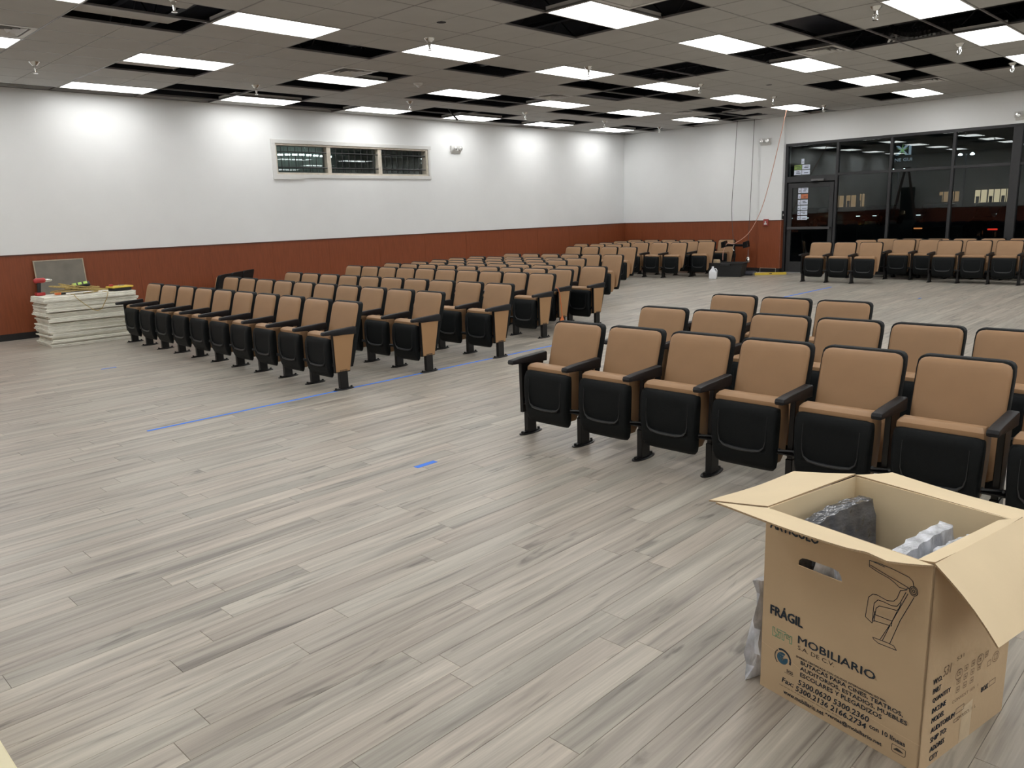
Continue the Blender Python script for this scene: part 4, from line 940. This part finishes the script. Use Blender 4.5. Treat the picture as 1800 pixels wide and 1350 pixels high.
seat = [[(0.363, 0.588), (0.39, 0.59), (0.43, .588), (0.481, 0.581), (0.493, 0.573), (0.497, 0.557)],
 [(0.363, 0.588), (0.364, 0.57), (0.392, 0.562), (0.425, 0.556), (0.442, 0.549), (0.456, 0.541), (0.475, 0.542), (0.484, 0.549)],
 [(0.376, 0.588), (0.41, 0.585)], [(0.367, 0.575), (0.401, 0.567), (0.484, 0.549)],
 [(0.362, 0.41), (0.368, 0.475), (0.38, 0.489), (0.393, 0.492), (0.424, 0.487), (0.443, 0.493), (0.452, 0.505), (0.46, 0.532), (0.478, 0.541)],
 [(0.362, 0.41), (0.384, 0.399), (0.390, 0.439)],
 [(0.384, 0.399), (0.386, 0.463), (0.397, 0.478), (0.414, 0.479), (0.438, 0.477), (0.454, 0.482), (0.462, 0.496), (0.476, 0.533)],
 [(0.389, 0.406), (0.393, 0.45), (0.402, 0.461), (0.432, 0.466), (0.455, 0.469), (0.46, 0.478), (0.465, 0.497)],
 [(0.39, 0.429), (0.443, 0.431), (0.442, 0.415), (0.388, 0.409)], [(0.482, 0.531), (0.441, 0.425), (0.412, 0.36)], [(0.5, 0.528), (0.466, 0.443), (0.441, 0.359)],
 [(0.455, 0.466), (0.443, 0.431)], [(0.437, 0.413), (0.419, 0.36)],
 [(0.389, 0.356), (0.392, 0.351), (0.407, 0.345), (0.462, 0.348), (0.453, 0.358), (0.433, 0.359), (0.389, 0.356)], 
 [(.497+.012*math.cos(a*math.pi/8), .545+.014*math.sin(a*math.pi/8)) for a in range(17)],
 [(.497+.008*math.cos(a*math.pi/8), .545+.010*math.sin(a*math.pi/8)) for a in range(17)],
 [(.497+.003*math.cos(a*math.pi/8), .545+.004*math.sin(a*math.pi/8)) for a in range(17)]]
strokes(seat, 'ink', .0010)
# maker mark of interlocked strokes in green
lg = [[(.043, .236), (.043, .206), (.056, .206), (.056, .213), (.060, .213), (.060, .206), (.073, .206), (.073, .227), (.066, .227), (.066, .214), (.050, .222), (.050, .236), (.043, .236)],
      [(.060, .236), (.094, .236), (.094, .228), (.088, .228), (.088, .206), (.080, .206), (.080, .228), (.060, .228), (.060, .236)],
      [(.098, .232), (.098, .218), (.110, .218), (.110, .206), (.117, .206), (.117, .232), (.110, .232), (.110, .225), (.105, .225), (.105, .232), (.098, .232)]]
strokes(lg, 'ink_teal', .0012, name='printed_logo')
# round certification seal
def disc_arc(cx, cz, r0_, r1_, a0, a1, m, n=24):
    b = B()
    for j in range(n):
        a, c = R(a0+(a1-a0)*j/n), R(a0+(a1-a0)*(j+1)/n)
        P = [(cx+r*math.cos(t_), -.0009, cz+r*math.sin(t_)*1.0) for r, t_ in ((r0_, a), (r1_, a), (r1_, c), (r0_, c))]
        b.faces.new([b.verts.new(p) for p in P])
    obj('printed_seal', b, MT[m], front)
mt_blue = mat('seal blue ink', (.03, .10, .16), .7, noise=.1); MT['ink_seal'] = mt_blue
disc_arc(.085, .140, .0, .021, 60, 380, 'ink_seal'); disc_arc(.085, .140, .027, .034, -20, 120, 'ink'); disc_arc(.085, .140, .027, .031, 130, 230, 'ink_black')
strokes([[(.078, .142), (.085, .134), (.098, .150)]], 'card', .0022, name='printed_tick')
printed('SGS', .103, .099, .024, .010, bold=.014); strokes([[(.095, .095), (.130, .095)]], 'ink', .0006)
rec = [(.472, .052), (.509, .052), (.511, .05), (.511, .032), (.507, .028), (.474, .028), (.470, .032), (.470, .050), (.472, .052)]
strokes([rec], 'ink_black', .0008); b = B(); b.faces.new([b.verts.new((u, -.0009, h_)) for u, h_ in ((.474, .036), (.492, .036), (.507, .038), (.497, .043), (.485, .046))]); obj('printed_logo', b, MT['ink_black'], front)
# creases
strokes([[(0, .165), (.03, .158), (.10, .150), (.2, .118), (.35, .10), (.45, .092), (.55, .091)]], 'crease', .0007, name='crease_mark')
# side panel print
sd = [('W.O.', .042, .266, .046), ('PART', .044, .236, .042), ('QUANTITY', .047, .205, .096), ('INCLINE', .048, .172, .075), ('MODEL', .050, .141, .068), ('AUDITORIUM', .051, .108, .130), ('SHIP TO:', .053, .076, .088), ('ADDRES', .055, .044, .078), ('CITY', .057, .014, .044)]
for s_, u_, h_, w_ in sd: printed(s_, u_, h_, w_, .0165, bold=.010, shear=.08, side=True)
printed('BOX', .335, .126, .042, .017, bold=.010, side=True)
printed('531', .092, .272, .045, .030, 'ink_faint', side=True, shear=.2); printed('531', .165, .296, .040, .012, 'ink_faint', side=True)
printed('CONVEXT 10X  1', .160, .158, .150, .010, 'ink_faint', side=True)
printed('LARSO. 1 L', .200, .088, .110, .011, 'ink_faint', side=True)
def rect(u, h_, w, k): return [(u, h_), (u+w, h_), (u+w, h_+k), (u, h_+k), (u, h_)]
strokes([rect(.188, .113, .046, .017), rect(.384, .127, .038, .017), rect(.182, .087, .03, .010)], 'ink_black', .0008, rightp, True)
grid = []; circ = []
for r_ in range(3):
    for c_ in range(5 - r_ if r_ < 2 else 3):
        u_, h_ = .178+.040*c_+(.0 if r_ else 0), .243-.028*r_
        grid.append(rect(u_, h_, .018, .017)); grid.append([(u_+.004, h_+.008), (u_+.014, h_+.008), (u_+.009, h_+.004), (u_+.009, h_+.013)])
grid.append(rect(.36, .205, .018, .017)); grid.append(rect(.40, .212, .018, .017))
for (u_, h_) in ((.187, .245), (.310, .248), (.409, .221)): grid.append([(u_+.020*math.cos(a*math.pi/7), h_+.017*math.sin(a*math.pi/7)) for a in range(15)])
strokes(grid, 'ink_faint', .0009, rightp, True)
b = B(); vs = [b.verts.new((BW+.0006, u_, h_)) for u_, h_ in ((.222, .0), (.285, .0), (.288, .125), (.225, .118))]; b.faces.new(vs); obj('packing_tape', b, MT['ptape'], rightp)
# wrapped chair parts inside
def bagobj(cu, w, v0, v1, h0_, top, lean, m, lab, seed, peak=0):
    rnd = random.Random(seed); b = B(); nx, ny, nz = 6, 26, 20; G = {}
    def P(i, j, k):
        u = (i/nx-.5)*w; v = v0+(v1-v0)*j/ny; z = h0_+(top-h0_)*k/nz
        z += (peak*(j/ny)**2 - .02*(1-math.sin(math.pi*j/ny)))*(k/nz)**3
        wr = .0025*math.sin(j*1.3+k*.7)+.002*math.sin(j*.9-k*1.9+i)+rnd.uniform(-.0015, .0015)
        pin = 1-.5*(k/nz)**4
        return (cu+u*pin+lean*(z-h0_)+wr, v+rnd.uniform(-.002, .002), z+rnd.uniform(-.0018, .0018))
    def V(i, j, k):
        if (i, j, k) not in G: G[i, j, k] = b.verts.new(P(i, j, k))
        return G[i, j, k]
    for i in range(nx):
        for j in range(ny):
            for k in (0, nz): b.faces.new([V(i, j, k), V(i+1, j, k), V(i+1, j+1, k), V(i, j+1, k)])
    for i in (0, nx):
        for j in range(ny):
            for k in range(nz): b.faces.new([V(i, j, k), V(i, j+1, k), V(i, j+1, k+1), V(i, j, k+1)])
    for j in (0, ny):
        for i in range(nx):
            for k in range(nz): b.faces.new([V(i, j, k), V(i+1, j, k), V(i+1, j, k+1), V(i, j, k+1)])
    o = obj('wrapped_chair_part', b, m, None, True); o.matrix_world = Matrix.Translation((-1.116, 2.288, 0)) @ Matrix.Rotation(TH, 4, 'Z')
    for p in o.data.polygons: p.use_smooth = True
    tag(o, lab, 'wrapped part', 'plastic wrapped chair parts in the box')
bagobj(.085, .10, .075, .43, .02, .600, .0, MT['bag_dark'], 'dark grey chair part in clear wrap at left inside the box', 1, .02)
bagobj(.355, .085, .07, .42, .02, .575, .02, MT['bag'], 'silvery wrapped chair part in the middle of the box', 2, .04)
bagobj(.455, .07, .06, .41, .02, .585, .0, MT['bag'], 'silvery wrapped chair part at the right inside the box', 3, .02)
bagobj(.205, .11, .02, .12, .02, .545, .0, MT['bag'], 'clear wrapped part seen through the hand hole of the box', 4, .0)
o = None
# loose wrap standing against the left side of the carton
b = B(); n = 9; vv = []
for jj in range(n):
    rowv = []
    for i in range(n):
        q = jj/(n-1); a = i*2*math.pi/n
        rr = (.035+.012*math.sin(i*2.1+jj))*(1-.55*q)
        rowv.append(b.verts.new((rr*math.cos(a)+.01*math.sin(jj*1.3), rr*math.sin(a)*2.2+.01*math.sin(jj*2), .002+q*.345)))
    vv.append(rowv)
for jj in range(n-1):
    for i in range(n): b.faces.new([vv[jj][i], vv[jj][(i+1) % n], vv[jj+1][(i+1) % n], vv[jj+1][i]])
b.faces.new(vv[0][::-1]); b.faces.new(vv[-1])
wr = obj('loose_plastic_wrap', b, MT['bag'], None, True); wr.matrix_world = Matrix.Translation((-1.116, 2.288, 0)) @ Matrix.Rotation(TH, 4, 'Z') @ Matrix.Translation((-.052, .075, 0))
tag(wr, 'loose clear wrap standing against the left side of the box', 'plastic wrap')

# cream board corner at lower left
t = thing('cream_carton', 'pale cream carton lid at the bottom left corner of photo', 'box', (-2.4, -.02, 0))
b = B(); box(b, -.6, .62, -.30, .30, 0, .47, .003); obj('carton_body', b, MT['cream'], t); b = B(); box(b, -.606, .626, -.306, .306, .46, .50, .003); obj('carton_lid', b, MT['cream'], t)

# ladder and cabinet behind, seen mirrored in the storefront glass
t = thing('step_ladder', 'tall step ladder near left wall, mirrored in the storefront glass', 'ladder', (-12.55, -1.0, 0), R(78))
for s, nmz in ((-1, 'front'), (1, 'rear')):
    for x in (-.25, .25):
        b = B(); tube(b, [(x*1.2, s*.62, 0), (x*.6, s*.06, 3.0)], .032, 6); obj('ladder_rail', b, MT['fiberglass'], t)
    for q in range(1, 9):
        k = q/9.5; b = B(); y = s*(.62-.56*k); x = .30-.15*k; box(b, -x, x, y-.035, y+.035, 3*k-.012, 3*k+.012); obj('ladder_step', b, MT['fiberglass'], t)
b = B(); box(b, -.18, .18, -.14, .14, 3.0, 3.05, .01); obj('ladder_cap', b, MT['fiberglass'], t)
t = thing('black_cabinet', 'tall black cabinet against the back wall, mirrored in storefront glass', 'cabinet', (-12.75, -1.95, 0))
b = B(); box(b, -.24, .24, -.2, .2, 0, 2.2, .01); obj('cabinet_body', b, MT['black_rubber'], t)
for s in (-1, 1): b = B(); box(b, min(.01*s, .22*s), max(.01*s, .22*s), .20, .22, .05, 2.15, .004); d = obj('door', b, MT['black_metal'], t); b = B(); box(b, .05*s-.01, .05*s+.01, .22, .25, 1.0, 1.2); obj('handle', b, MT['chrome'], d)
